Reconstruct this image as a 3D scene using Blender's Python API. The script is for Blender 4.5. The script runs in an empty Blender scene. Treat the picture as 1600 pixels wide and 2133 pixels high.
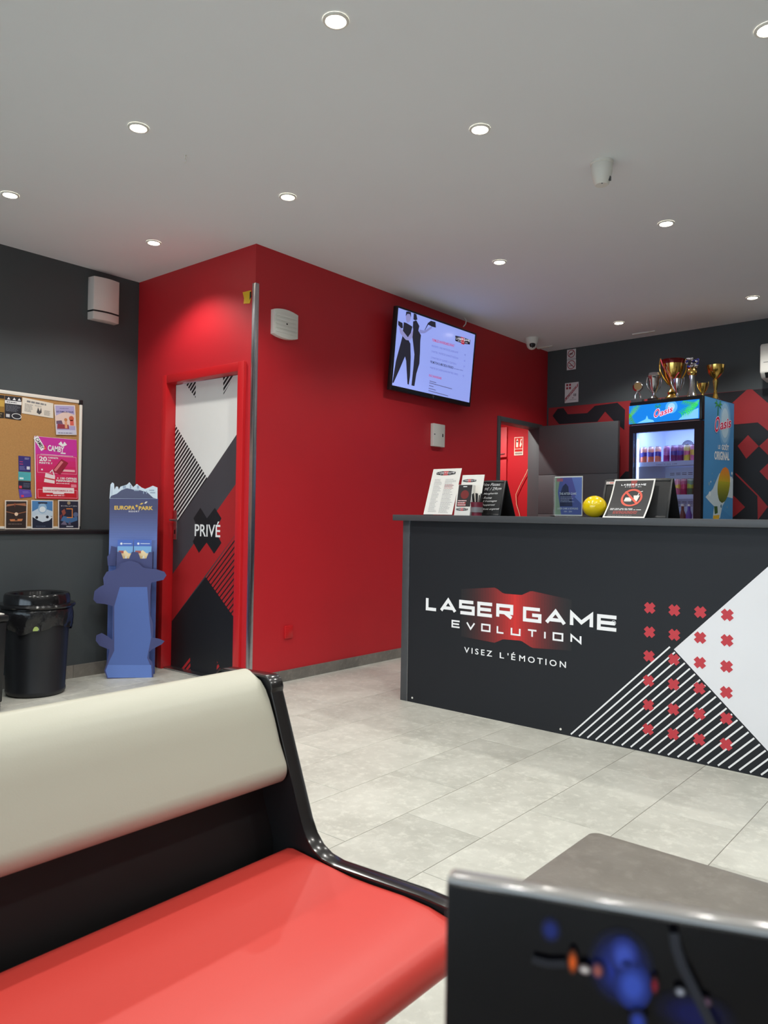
import bpy, bmesh, math, random
from mathutils import Vector, Matrix
from mathutils.geometry import tessellate_polygon

# ------------------------------------------------------------------ camera
CAM = Vector((0, 0, 1.11))
F_PX, YAW, PITCH, ROLL = 1584.39, 0.69904, 0.00703, -0.01686
_f = Vector((-math.sin(YAW)*math.cos(PITCH), math.cos(YAW)*math.cos(PITCH), math.sin(PITCH)))
_r = Vector((math.cos(YAW), math.sin(YAW), 0))
_d = _f.cross(_r)
RIGHT = math.cos(ROLL)*_r + math.sin(ROLL)*_d
DOWN = -math.sin(ROLL)*_r + math.cos(ROLL)*_d
FWD = _f
scn = bpy.context.scene
COL = scn.collection
cd = bpy.data.cameras.new('camera')
cam = bpy.data.objects.new('camera', cd)
COL.objects.link(cam)
cd.sensor_fit = 'VERTICAL'
cd.sensor_height = 36.0
cd.lens = 36.0*F_PX/2133.0
cd.clip_start = 0.02
cd.dof.use_dof = True
cd.dof.focus_distance = 4.5
cd.dof.aperture_fstop = 10.0
up = -DOWN
cam.matrix_world = Matrix(((RIGHT.x, up.x, -FWD.x, CAM.x), (RIGHT.y, up.y, -FWD.y, CAM.y),
                           (RIGHT.z, up.z, -FWD.z, CAM.z), (0, 0, 0, 1)))
scn.camera = cam

# ------------------------------------------------------------------ world, exposure
wd = bpy.data.worlds.new('world'); scn.world = wd; wd.use_nodes = True
wd.node_tree.nodes['Background'].inputs[0].default_value = (0.72, 0.86, 1.0, 1)
wd.node_tree.nodes['Background'].inputs[1].default_value = 4.4      # daylight entering by the added shopfront, lifts the dim ceiling
vs = scn.view_settings
vs.view_transform = 'Standard'; vs.look = 'None'; vs.gamma = 1.0; vs.use_curve_mapping = False
vs.exposure = 0.11
SPOT_W = 30.0           # one ceiling spotlight
SPOT_COL = (1.0, 0.985, 0.93)

# ------------------------------------------------------------------ pixel rays (frame 1600 x 2133)
def ray(x, y):
    return RIGHT*((x-800)/F_PX) + DOWN*((y-1066.5)/F_PX) + FWD
def on_plane(x, y, o, n):
    d = ray(x, y); t = (Vector(o)-CAM).dot(n)/d.dot(n)
    return CAM + d*t
def onz(x, y, z): return on_plane(x, y, (0, 0, z), Vector((0, 0, 1)))
def ony(x, y, Y): return on_plane(x, y, (0, Y, 0), Vector((0, 1, 0)))
def onx(x, y, X): return on_plane(x, y, (X, 0, 0), Vector((1, 0, 0)))
def depth(p): return (Vector(p)-CAM).dot(FWD)
def crop(ox, oy, s): return lambda x, y: (ox+x*s, oy+y*s)

class Frame:
    def __init__(self, o, u, v=(0, 0, 1)):
        self.o = Vector(o); self.u = Vector(u).normalized(); self.v = Vector(v).normalized()
        self.n = self.u.cross(self.v)
    def px(self, x, y):
        p = on_plane(x, y, self.o, self.n)-self.o
        return (p.dot(self.u), p.dot(self.v))
    def pt(self, u, v, h=0.0): return self.o+self.u*u+self.v*v+self.n*h
    def shift(self, h): return Frame(self.o+self.n*h, self.u, self.v)

# ------------------------------------------------------------------ materials
def lin(c):
    return tuple(((x/255)/12.92 if x/255 <= .04045 else ((x/255+.055)/1.055)**2.4) for x in c)
MATS = {}
def mat(name, rgb, rough=.5, metal=0., var=.05, scale=6., bump=0., bscale=80., spec=.5, coat=0., emit=0., emit_rgb=None):
    if name in MATS: return MATS[name]
    m = bpy.data.materials.new(name); m.use_nodes = True; MATS[name] = m
    nt = m.node_tree; N = nt.nodes; L = nt.links
    b = N['Principled BSDF']
    c = lin(rgb)
    tc = N.new('ShaderNodeTexCoord'); nz = N.new('ShaderNodeTexNoise'); nz.inputs['Scale'].default_value = scale
    nz.inputs['Detail'].default_value = 5
    L.new(tc.outputs['Object'], nz.inputs['Vector'])
    mx = N.new('ShaderNodeMix'); mx.data_type = 'RGBA'
    mx.inputs['A'].default_value = (*[x*(1-var) for x in c], 1)
    mx.inputs['B'].default_value = (*[min(1, x*(1+var)) for x in c], 1)
    L.new(nz.outputs['Fac'], mx.inputs['Factor'])
    L.new(mx.outputs['Result'], b.inputs['Base Color'])
    b.inputs['Roughness'].default_value = rough
    b.inputs['Metallic'].default_value = metal
    b.inputs['Specular IOR Level'].default_value = spec
    b.inputs['Coat Weight'].default_value = coat
    b.inputs['Coat Roughness'].default_value = .08
    if bump:
        n2 = N.new('ShaderNodeTexNoise'); n2.inputs['Scale'].default_value = bscale
        n2.inputs['Detail'].default_value = 4
        L.new(tc.outputs['Object'], n2.inputs['Vector'])
        bp = N.new('ShaderNodeBump'); bp.inputs['Strength'].default_value = bump; bp.inputs['Distance'].default_value = .002
        L.new(n2.outputs['Fac'], bp.inputs['Height']); L.new(bp.outputs['Normal'], b.inputs['Normal'])
    if emit:
        b.inputs['Emission Color'].default_value = (*lin(emit_rgb or rgb), 1)
        b.inputs['Emission Strength'].default_value = emit
    return m

def ink(rgb, emit=0., rough=.55):
    rgb = tuple(int(round(x)) for x in rgb)
    return mat('ink_%02x%02x%02x%s%s' % (*rgb, ('_lit%d' % int(emit*100)) if emit else '', '_gloss' if rough < .4 else ''), rgb, rough=rough, var=.03, emit=emit)

def clear_mat(name, tint=(1, 1, 1), gloss=.06):
    """clear pane: mostly straight-through with a fresnel mirror on top"""
    m = bpy.data.materials.new(name); m.use_nodes = True
    nt = m.node_tree; N = nt.nodes; L = nt.links
    N.remove(N['Principled BSDF'])
    tr = N.new('ShaderNodeBsdfTransparent'); tr.inputs[0].default_value = (*tint, 1)
    gl = N.new('ShaderNodeBsdfGlossy'); gl.inputs['Roughness'].default_value = gloss
    fr = N.new('ShaderNodeFresnel'); fr.inputs[0].default_value = 1.45
    mx = N.new('ShaderNodeMixShader')
    L.new(fr.outputs[0], mx.inputs[0]); L.new(tr.outputs[0], mx.inputs[1]); L.new(gl.outputs[0], mx.inputs[2])
    L.new(mx.outputs[0], N['Material Output'].inputs[0])
    return m

def tile_mat(name, ca, cb, cc, rough=.45):
    m = bpy.data.materials.new(name); m.use_nodes = True
    nt = m.node_tree; N = nt.nodes; L = nt.links; b = N['Principled BSDF']
    ge = N.new('ShaderNodeNewGeometry'); oi = N.new('ShaderNodeObjectInfo')
    ad = N.new('ShaderNodeVectorMath'); ad.operation = 'ADD'
    sc = N.new('ShaderNodeVectorMath'); sc.operation = 'SCALE'; sc.inputs['Scale'].default_value = 37.0
    cv = N.new('ShaderNodeCombineXYZ')
    for i in range(3): L.new(oi.outputs['Random'], cv.inputs[i])
    L.new(cv.outputs[0], sc.inputs[0]); L.new(ge.outputs['Position'], ad.inputs[0]); L.new(sc.outputs[0], ad.inputs[1])
    n1 = N.new('ShaderNodeTexNoise'); n1.inputs['Scale'].default_value = 3.5; n1.inputs['Detail'].default_value = 8; n1.inputs['Roughness'].default_value = .65
    n2 = N.new('ShaderNodeTexNoise'); n2.inputs['Scale'].default_value = 26; n2.inputs['Detail'].default_value = 6; n2.inputs['Roughness'].default_value = .7
    n3 = N.new('ShaderNodeTexNoise'); n3.inputs['Scale'].default_value = 120; n3.inputs['Detail'].default_value = 3
    for n in (n1, n2, n3): L.new(ad.outputs[0], n.inputs['Vector'])
    r1 = N.new('ShaderNodeValToRGB')
    r1.color_ramp.elements[0].position = .32; r1.color_ramp.elements[0].color = (*lin(ca), 1)
    r1.color_ramp.elements[1].position = .62; r1.color_ramp.elements[1].color = (*lin(cb), 1)
    L.new(n1.outputs['Fac'], r1.inputs[0])
    r2 = N.new('ShaderNodeValToRGB')
    r2.color_ramp.elements[0].position = .5; r2.color_ramp.elements[0].color = (0, 0, 0, 1)
    r2.color_ramp.elements[1].position = .72; r2.color_ramp.elements[1].color = (.75, .75, .75, 1)
    L.new(n2.outputs['Fac'], r2.inputs[0])
    mx = N.new('ShaderNodeMix'); mx.data_type = 'RGBA'; mx.inputs['B'].default_value = (*lin(cc), 1)
    L.new(r2.outputs[0], mx.inputs['Factor']); L.new(r1.outputs[0], mx.inputs['A'])
    mr = N.new('ShaderNodeMapRange'); mr.inputs['To Min'].default_value = .93; mr.inputs['To Max'].default_value = 1.05
    L.new(oi.outputs['Random'], mr.inputs['Value'])
    mu = N.new('ShaderNodeVectorMath'); mu.operation = 'SCALE'
    L.new(mx.outputs['Result'], mu.inputs[0]); L.new(mr.outputs[0], mu.inputs['Scale'])
    L.new(mu.outputs[0], b.inputs['Base Color'])
    b.inputs['Roughness'].default_value = rough
    bp = N.new('ShaderNodeBump'); bp.inputs['Strength'].default_value = .12; bp.inputs['Distance'].default_value = .002
    L.new(n3.outputs['Fac'], bp.inputs['Height']); L.new(bp.outputs['Normal'], b.inputs['Normal'])
    return m

# ------------------------------------------------------------------ objects
WORG = {}     # world origin of each object (all roots are built with world-space meshes)
def _tag(o, label=None, cat=None, group=None, kind=None):
    if label: o['label'] = label
    if cat: o['category'] = cat
    if group: o['group'] = group
    if kind: o['kind'] = kind
    return o
def thing(name, loc, label, cat, group=None, kind=None, rotz=0.):
    o = bpy.data.objects.new(name, None); COL.objects.link(o)
    o.empty_display_size = .05
    o.location = loc; o.rotation_euler = (0, 0, rotz)
    WORG[o] = Vector(loc)
    return _tag(o, label, cat, group, kind)
def link_mesh(name, me, parent, local):
    o = bpy.data.objects.new(name, me); COL.objects.link(o)
    if parent is not None:
        o.parent = parent; WORG[o] = WORG[parent]
        if not local: me.transform(Matrix.Translation(-WORG[parent]))
    else:
        WORG[o] = Vector((0, 0, 0))
    return o

class MB:
    def __init__(self): self.bm = bmesh.new()
    def poly(self, pts):
        vs_ = [self.bm.verts.new(p) for p in pts]
        try: return self.bm.faces.new(vs_)
        except ValueError: return None
    def hexa(self, p):      # 8 pts: bottom 0-3, top 4-7
        v = [self.bm.verts.new(q) for q in p]
        for f in ((0, 3, 2, 1), (4, 5, 6, 7), (0, 1, 5, 4), (1, 2, 6, 5), (2, 3, 7, 6), (3, 0, 4, 7)):
            self.bm.faces.new([v[i] for i in f])
        return self
    def box(self, x0, x1, y0, y1, z0, z1):
        return self.hexa([(x0, y0, z0), (x1, y0, z0), (x1, y1, z0), (x0, y1, z0), (x0, y0, z1), (x1, y0, z1), (x1, y1, z1), (x0, y1, z1)])
    def fbox(self, fr, u0, u1, v0, v1, h0, h1):
        P = fr.pt
        return self.hexa([P(u0, v0, h0), P(u1, v0, h0), P(u1, v1, h0), P(u0, v1, h0), P(u0, v0, h1), P(u1, v0, h1), P(u1, v1, h1), P(u0, v1, h1)])
    def prism(self, fr, pts, h0, h1):     # extruded polygon in a frame
        n = len(pts)
        a = [self.bm.verts.new(fr.pt(u, v, h0)) for u, v in pts]; b = [self.bm.verts.new(fr.pt(u, v, h1)) for u, v in pts]
        for i in range(n):
            j = (i+1) % n; self.bm.faces.new((a[i], a[j], b[j], b[i]))
        for tri in tessellate_polygon([[Vector((u, v, 0)) for u, v in pts]]):
            for ring in (a, b):
                try: self.bm.faces.new([ring[i] for i in tri])
                except ValueError: pass
        return self
    def lathe(self, prof, c=(0, 0, 0), n=28, cap=True):
        c = Vector(c); rings = []
        for r, z in prof:
            rings.append([self.bm.verts.new(c+Vector((r*math.cos(2*math.pi*k/n), r*math.sin(2*math.pi*k/n), z))) for k in range(n)])
        for a, b in zip(rings, rings[1:]):
            for k in range(n):
                j = (k+1) % n; self.bm.faces.new((a[k], a[j], b[j], b[k]))
        if cap:
            if prof[0][0] > 1e-5: self.bm.faces.new(list(reversed(rings[0])))
            if prof[-1][0] > 1e-5: self.bm.faces.new(rings[-1])
        return self
    def tube(self, pts, r, n=10, caps=True):
        pts = [Vector(p) for p in pts]; rings = []
        rs = r if isinstance(r, (list, tuple)) else [r]*len(pts)
        prev = None
        for i, p in enumerate(pts):
            t = (pts[min(i+1, len(pts)-1)]-pts[max(i-1, 0)]).normalized()
            if prev is None:
                a = t.orthogonal().normalized()
            else:
                a = (prev-t*prev.dot(t)).normalized()
            prev = a; b = t.cross(a)
            rings.append([self.bm.verts.new(p+(a*math.cos(2*math.pi*k/n)+b*math.sin(2*math.pi*k/n))*rs[i]) for k in range(n)])
        for a, b in zip(rings, rings[1:]):
            for k in range(n):
                j = (k+1) % n; self.bm.faces.new((a[k], a[j], b[j], b[k]))
        if caps:
            self.bm.faces.new(list(reversed(rings[0]))); self.bm.faces.new(rings[-1])
        return self
    def sphere(self, c, r, sx=1, sy=1, sz=1, u=24, v=14):
        M = Matrix.Translation(c) @ Matrix.Diagonal((sx, sy, sz, 1))
        bmesh.ops.create_uvsphere(self.bm, u_segments=u, v_segments=v, radius=r, matrix=M); return self
    def build(self, name, m, parent=None, bevel=0., seg=2, smooth=None, local=False, angle=40):
        bmesh.ops.remove_doubles(self.bm, verts=self.bm.verts, dist=1e-6)
        bmesh.ops.recalc_face_normals(self.bm, faces=self.bm.faces)
        if bevel:
            es = [e for e in self.bm.edges if len(e.link_faces) == 2 and e.calc_face_angle(0) > math.radians(25)]
            bmesh.ops.bevel(self.bm, geom=es, offset=bevel, segments=seg, affect='EDGES', profile=.5, clamp_overlap=True)
        me = bpy.data.meshes.new(name); self.bm.to_mesh(me); self.bm.free()
        for mm in (m if isinstance(m, (list, tuple)) else [m]): me.materials.append(mm)
        if smooth is None: smooth = True
        if smooth:
            me.shade_smooth()
            me.set_sharp_from_angle(angle=math.radians(angle))
        return link_mesh(name, me, parent, local)

def struct(o, label, cat):
    return _tag(o, label, cat, kind='structure')

# ------------------------------------------------------------------ flat print
def text_tris(s, spacing=1.0, offset=0.0, shear=0.0):
    cu = bpy.data.curves.new('t', 'FONT'); cu.body = s; cu.size = 1.0; cu.space_character = spacing; cu.offset = offset
    cu.shear = shear; cu.resolution_u = 3
    ob = bpy.data.objects.new('t', cu)
    me = bpy.data.meshes.new_from_object(ob)
    me.calc_loop_triangles()
    tr = [[(me.vertices[i].co.x, me.vertices[i].co.y) for i in t.vertices] for t in me.loop_triangles]
    bpy.data.objects.remove(ob); bpy.data.curves.remove(cu); bpy.data.meshes.remove(me)
    return tr
def fit_tris(tr, quad):
    """map text triangles so that their bounding box fills quad = (bottom-left, bottom-right, top-left)"""
    xs = [p[0] for t in tr for p in t]; ys = [p[1] for t in tr for p in t]
    x0, x1, y0, y1 = min(xs), max(xs), min(ys), max(ys)
    bl, br, tl = [Vector(q) for q in quad]
    out = []
    for t in tr:
        q = Quad(tuple(bl+(br-bl)*((p[0]-x0)/max(1e-6, x1-x0))+(tl-bl)*((p[1]-y0)/max(1e-6, y1-y0))) for p in t)
        q.dl = getattr(t, 'dl', 0.); out.append(q)
    return out

SQ = {  # squared display letters, unit box
 'L': [[(0, 1), (0, 0), (1, 0)]], 'A': [[(0, 0), (.5, 1), (1, 0)], [(.2, .27), (.8, .27)]],
 'S': [[(1, 1), (0, 1), (0, .52), (1, .52), (1, 0), (0, 0)]], 'E': [[(1, 1), (0, 1), (0, 0), (1, 0)], [(0, .5), (.92, .5)]],
 'R': [[(0, 0), (0, 1), (1, 1), (1, .42), (.5, .42)], [(.5, .42), (0, .42)], [(.5, .42), (1, 0)]], 'G': [[(1, 1), (0, 1), (0, 0), (1, 0), (1, .48), (.5, .48)]],
 'M': [[(0, 0), (0, 1), (.5, .3), (1, 1), (1, 0)]], 'V': [[(0, 1), (.5, 0), (1, 1)]], 'O': [[(.5, 0), (0, 0), (0, 1), (1, 1), (1, 0), (.5, 0)]],
 'U': [[(0, 1), (0, 0), (1, 0), (1, 1)]], 'T': [[(0, 1), (1, 1)], [(.5, 1), (.5, 0)]], 'I': [[(0, 1), (0, 0)]], 'N': [[(0, 0), (0, 1), (1, 0), (1, 1)]]}
def stroke_poly(pts, t):
    """thick mitred polyline -> list of quads"""
    P = [Vector(p) for p in pts]; n = len(P); L_, R_ = [], []
    for i in range(n):
        d0 = (P[i]-P[i-1]).normalized() if i else None
        d1 = (P[i+1]-P[i]).normalized() if i < n-1 else None
        if d0 is None: m = Vector((-d1.y, d1.x)); k = 1
        elif d1 is None: m = Vector((-d0.y, d0.x)); k = 1
        else:
            a = Vector((-d0.y, d0.x)); b = Vector((-d1.y, d1.x)); m = (a+b)
            if m.length < 1e-6: m = a; k = 1
            else: m.normalize(); k = min(1/max(.25, m.dot(a)), 2.2)
        L_.append(P[i]+m*(t/2*k)); R_.append(P[i]-m*(t/2*k))
    return [[tuple(L_[i]), tuple(R_[i]), tuple(R_[i+1]), tuple(L_[i+1])] for i in range(n-1)]
class Quad(list):
    dl = 0.
def square_text(s, w=1.25, gap=.45, t=.2, space=.5):
    out = []; x = 0
    for ch in s:
        if ch == ' ': x += space; continue
        ww = {'I': t, 'L': w*.8, 'A': w*1.1, 'M': w*1.15}.get(ch, w)
        for k, st in enumerate(SQ[ch]):
            for q in stroke_poly([(x+t/2+p[0]*max(0, ww-t), t/2+p[1]*(1-t)) for p in st], t):
                q = Quad(q); q.dl = .5*k; out.append(q)
        x += ww+gap
    return out

class Print:
    """flat print on a surface: coloured polygons in a frame, one mesh"""
    def __init__(self, fr, base=.0006, step=.0003, emit=0.):
        self.fr = fr; self.items = []; self.base = base; self.step = step; self.emit = emit
    def poly(self, pts, rgb, layer=0, tri=True):
        pts = [tuple(p) for p in pts]
        if len(pts) > 4:
            for t in tessellate_polygon([[Vector((p[0], p[1], 0)) for p in pts]]): self.items.append(([pts[i] for i in t], rgb, layer))
        else: self.items.append((pts, rgb, layer))
        return self
    def px(self, pts, rgb, layer=0, cv=None):
        return self.poly([self.fr.px(*(cv(*p) if cv else p)) for p in pts], rgb, layer)
    def rect(self, u0, v0, u1, v1, rgb, layer=0): return self.poly([(u0, v0), (u1, v0), (u1, v1), (u0, v1)], rgb, layer)
    def disc(self, u, v, r, rgb, layer=0, n=24, ry=None, a0=0, a1=2*math.pi):
        return self.poly([(u+r*math.cos(a0+(a1-a0)*k/n), v+(ry or r)*math.sin(a0+(a1-a0)*k/n)) for k in range(n)], rgb, layer)
    def ring(self, u, v, r, w, rgb, layer=0, n=28, ry=None):
        q = (ry or r)/r
        for k in range(n):
            a, b = 2*math.pi*k/n, 2*math.pi*(k+1)/n
            self.items.append(([(u+math.cos(a)*(r-w), v+q*math.sin(a)*(r-w)), (u+math.cos(a)*r, v+q*math.sin(a)*r), (u+math.cos(b)*r, v+q*math.sin(b)*r), (u+math.cos(b)*(r-w), v+q*math.sin(b)*(r-w))], rgb, layer))
        return self
    def line(self, pts, t, rgb, layer=0):
        for q in stroke_poly(pts, t): self.items.append((q, rgb, layer))
        return self
    def tris(self, tr, rgb, layer=0):
        for t in tr: self.items.append((t, rgb, layer+getattr(t, 'dl', 0.)))
        return self
    def text(self, s, u0, v0, u1, v1, rgb, layer=1, offset=0., spacing=1., shear=0.):
        return self.tris(fit_tris(text_tris(s, spacing, offset, shear), ((u0, v0), (u1, v0), (u0, v1))), rgb, layer)
    def textq(self, s, quad, rgb, layer=1, offset=0., spacing=1., shear=0.):
        return self.tris(fit_tris(text_tris(s, spacing, offset, shear), quad), rgb, layer)
    def hatch(self, tri_pts, d, pitch, t, rgb, layer=1, phase=0.):
        """stripes of direction d clipped to a convex polygon"""
        d = Vector(d).normalized(); nn = Vector((-d.y, d.x)); P = [Vector(p) for p in tri_pts]
        ks = [p.dot(nn) for p in P]; k = math.floor(min(ks)/pitch)*pitch+phase
        while k < max(ks)+pitch:
            seg = P
            for sgn, lim in ((1, k-t/2), (-1, -(k+t/2))):
                out = []
                for i in range(len(seg)):
                    a, b = seg[i], seg[(i+1) % len(seg)]
                    fa, fb = sgn*a.dot(nn)-lim, sgn*b.dot(nn)-lim
                    if fa >= 0: out.append(a)
                    if (fa >= 0) != (fb >= 0): out.append(a+(b-a)*(fa/(fa-fb)))
                seg = out
                if not seg: break
            if len(seg) >= 3: self.poly([tuple(p) for p in seg], rgb, layer)
            k += pitch
        return self
    def build(self, name, parent, local=False, emit=None, rough=.55):
        e = self.emit if emit is None else emit
        cols = []; bm = bmesh.new()
        for pts, rgb, layer in self.items:
            if rgb not in cols: cols.append(rgb)
            h = self.base+self.step*layer
            vs_ = [bm.verts.new(self.fr.pt(p[0], p[1], h)) for p in pts]
            try:
                f = bm.faces.new(vs_); f.material_index = cols.index(rgb); f.normal_update()
                if f.normal.dot(self.fr.n) < 0: f.normal_flip()
            except ValueError: pass
        me = bpy.data.meshes.new(name); bm.to_mesh(me); bm.free()
        for c in cols: me.materials.append(ink(c, e, rough))
        return link_mesh(name, me, parent, local)
def mixc(a, b, t): return tuple(a[i]+(b[i]-a[i])*t for i in range(3))

# ================================================================== the room
XG, XR, YD, YB, H = -5.123, -3.779, 3.1785, 7.086, 2.851
XLO = -4.865                      # front of the half wall under the cork board
X1, Y0 = 2.6, -3.2                # walls behind the viewer
TH = math.atan(-.0437)            # the back wall is a little out of square
YC = 3.6336                       # counter front
BU = Vector((math.cos(TH), math.sin(TH), 0))

m_grey = mat('paint_grey', (64, 70, 73), .6, var=.05, scale=3, bump=.15, bscale=160)
m_red = mat('paint_red', (190, 30, 40), .5, var=.05, scale=3, bump=.15, bscale=160)
m_ceil = mat('paint_ceiling', (232, 236, 240), .85, var=.02, scale=2, bump=.06, bscale=200)
m_light = mat('paint_light', (205, 203, 198), .8, var=.03, scale=2)
m_black = mat('black_plastic', (22, 23, 26), .35, var=.1, scale=12)
m_blackm = mat('black_matt', (18, 18, 20), .6, var=.12, scale=20, bump=.1)
m_white = mat('white_plastic', (225, 223, 216), .4, var=.02)
m_whitep = mat('white_paper', (236, 234, 228), .7, var=.03, scale=20)
m_alu = mat('brushed_aluminium', (190, 192, 196), .28, 1., var=.12, scale=40, bump=.1)
m_chrome = mat('chrome', (205, 205, 208), .12, 1., var=.05)
m_gold = mat('gold', (228, 190, 104), .18, 1., var=.08, scale=30)
m_silver = mat('silver', (205, 204, 206), .14, 1., var=.06, scale=30)
m_dgrey = mat('laminate_anthracite', (66, 68, 72), .42, var=.06, scale=14, bump=.05, bscale=300)
m_frame = mat('door_grey', (72, 74, 77), .5, var=.04, scale=9)
m_tile = tile_mat('floor_tile_concrete', (172, 172, 163), (195, 195, 186), (214, 214, 204))
m_skirt = tile_mat('skirting_tile_concrete', (112, 108, 103), (134, 129, 122), (148, 143, 135))
m_grout = mat('grout', (118, 113, 105), .9, var=.1, scale=60)

# floor slab, tiles laid in half bond
mb = MB(); mb.box(XG-.2, X1+.1, Y0-.1, YB+.2, -.12, -.0015)
floor = struct(mb.build('floor', m_grout, bevel=0), 'pale concrete-look tiled floor', 'floor')
TW, TL = .3312, .6775
def tile_obj(x0, x1, y0, y1, cache={}):
    w, l = round(x1-x0, 4), round(y1-y0, 4)
    if w < .02 or l < .02: return
    if (w, l) not in cache:
        b = MB(); b.box(-w/2, w/2, -l/2, l/2, -.007, 0.); bmesh.ops.bevel(b.bm, geom=[e for e in b.bm.edges if all(v.co.z > -.001 for v in e.verts)], offset=.0008, segments=1, affect='EDGES')
        me = bpy.data.meshes.new('tile'); b.bm.to_mesh(me); b.bm.free(); me.materials.append(m_tile); cache[(w, l)] = me
    o = bpy.data.objects.new('tile', cache[(w, l)]); COL.objects.link(o); o.parent = floor; o.location = ((x0+x1)/2, (y0+y1)/2, 0)
g = .0011
tiles_rest = []
for k in range(-11, 14):
    xa = -1.766+TW*k; xb = xa+TW
    off = 2.262 if k % 2 == 0 else 2.601
    for j in range(-9, 9):
        ya = off+TL*j; yb = ya+TL
        cx0, cx1, cy0, cy1 = max(xa, XG), min(xb, X1), max(ya, Y0), min(yb, YB)
        if cx0 >= cx1 or cy0 >= cy1: continue
        rects = []
        if cy1 > YD and cx0 < XR:
            if cx1 > XR: rects.append((XR, cx1, cy0, cy1))
            if cy0 < YD: rects.append((cx0, min(cx1, XR), cy0, YD))
        else: rects.append((cx0, cx1, cy0, cy1))
        for r in rects:
            if r[3] < .35 or r[0] > 1.2 or r[2] > 4.6: tiles_rest.append(r)
            else: tile_obj(r[0]+g, r[1]-g, r[2]+g, r[3]-g)
mb = MB()
for r in tiles_rest:
    if r[1]-r[0] > .02 and r[3]-r[2] > .02: mb.box(r[0]+g, r[1]-g, r[2]+g, r[3]-g, -.007, 0)
o = mb.build('far_tiles', m_tile, floor); o['kind'] = 'stuff'

# ceiling and walls
mb = MB(); mb.box(XG-.2, X1+.2, Y0-.2, YB+.3, H, H+.15)
struct(mb.build('ceiling', m_ceil), 'plain white ceiling with recessed spotlights', 'ceiling')
mb = MB(); mb.box(XG-.15, XG, Y0, YD+.1, 0, H)
wall_left = struct(mb.build('wall_left', m_grey), 'dark grey wall behind the cork board', 'wall')
mb = MB(); mb.box(XG, XLO, Y0, YD, 0, .965)
half = struct(mb.build('wall_half_height', m_grey), 'dark grey half-height wall behind the waste bin', 'wall')
mb = MB(); mb.box(XG, XLO+.012, Y0, YD, .965, .989)
struct(mb.build('trim_1', m_black, bevel=.002), 'black ledge along the top of the half-height wall', 'ledge')
# skirting along the half wall
bb = thing('baseboard_left', (XLO, 2.5, 0), 'brown-grey tiled skirting at the foot of the half-height wall', 'skirting', kind='structure')
yy = YD-.004
while yy > -1:
    mb = MB(); mb.box(XLO, XLO+.009, max(yy-.6, Y0), yy-.002, 0, .085); mb.build('skirting_tile', m_skirt, bb); yy -= .6
# door wall
OX0, OX1, OZ = -4.715, -3.917, 2.045
mb = MB(); mb.box(XG, OX0-.02, YD, YD+.12, 0, H); mb.box(OX1+.02, XR, YD, YD+.12, 0, H); mb.box(OX0-.02, OX1+.02, YD, YD+.12, OZ+.02, H)
struct(mb.build('wall_front', m_red), 'red wall above the private door', 'wall')
# red wall with the side doorway
SY0, SY1, SZ = 6.165, 6.925, 2.035
mb = MB(); mb.box(XR-.12, XR, YD+.12, SY0-.02, 0, H); mb.box(XR-.12, XR, SY1+.02, YB+.1, 0, H); mb.box(XR-.12, XR, SY0-.02, SY1+.02, SZ+.02, H)
struct(mb.build('wall_side', m_red), 'long red wall carrying the television', 'wall')
BB = Frame((XR, YB, 0), BU)
mb = MB(); mb.fbox(BB, -1.6, 6.6, 0, H, -.12, 0)
wall_back = struct(mb.build('wall_back', m_grey), 'dark grey back wall with red and black geometric mural', 'wall')
WX0, WX1, WZ0, WZ1 = -4.4, 2.0, .12, 2.5      # unseen shopfront opening, added so daylight fills the room
mb = MB(); mb.box(XG-.1, WX0, Y0-.15, Y0, 0, H); mb.box(WX1, X1+.1, Y0-.15, Y0, 0, H); mb.box(WX0, WX1, Y0-.15, Y0, 0, WZ0); mb.box(WX0, WX1, Y0-.15, Y0, WZ1, H)
struct(mb.build('wall_rear', m_light), 'light painted wall behind the viewer', 'wall')
mb = MB(); mb.box(X1, X1+.15, Y0, YB, 0, H)
struct(mb.build('wall_right', m_light), 'light painted wall to the right of the viewer', 'wall')
wn = thing('added_window_1', (WX0, Y0-.07, WZ0), 'wide unseen shopfront window added behind the viewer for fill daylight', 'window', kind='structure')
npn = 4; pw = (WX1-WX0)/npn
for k in range(npn+1):
    xx = WX0+pw*k; mb = MB(); mb.box(xx-.03+(.03 if k == 0 else 0)-(.03 if k == npn else 0), xx+.03+(.03 if k == 0 else 0)-(.03 if k == npn else 0), Y0-.11, Y0-.04, WZ0, WZ1); mb.build('added_window_frame', m_dgrey, wn)
for z in (WZ0, WZ1-.06):
    mb = MB(); mb.box(WX0+.06, WX1-.06, Y0-.11, Y0-.04, z, z+.06); mb.build('added_window_frame', m_dgrey, wn)
wg = clear_mat('added_window_glass', (.96, .98, .98))
for k in range(npn):
    mb = MB(); mb.box(WX0+pw*k+.03, WX0+pw*(k+1)-.03, Y0-.08, Y0-.074, WZ0+.06, WZ1-.06); mb.build('pane', wg, wn)
mb = MB(); mb.box(-14, 12, -16, Y0-.15, -.2, -.02)
struct(mb.build('added_pavement', mat('pavement_grey', (150, 148, 144), .9, var=.1, scale=3)), 'unseen pale ground added outside the added shopfront window', 'added_pavement')  # unseen ground, added to bounce daylight in through the added window
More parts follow.
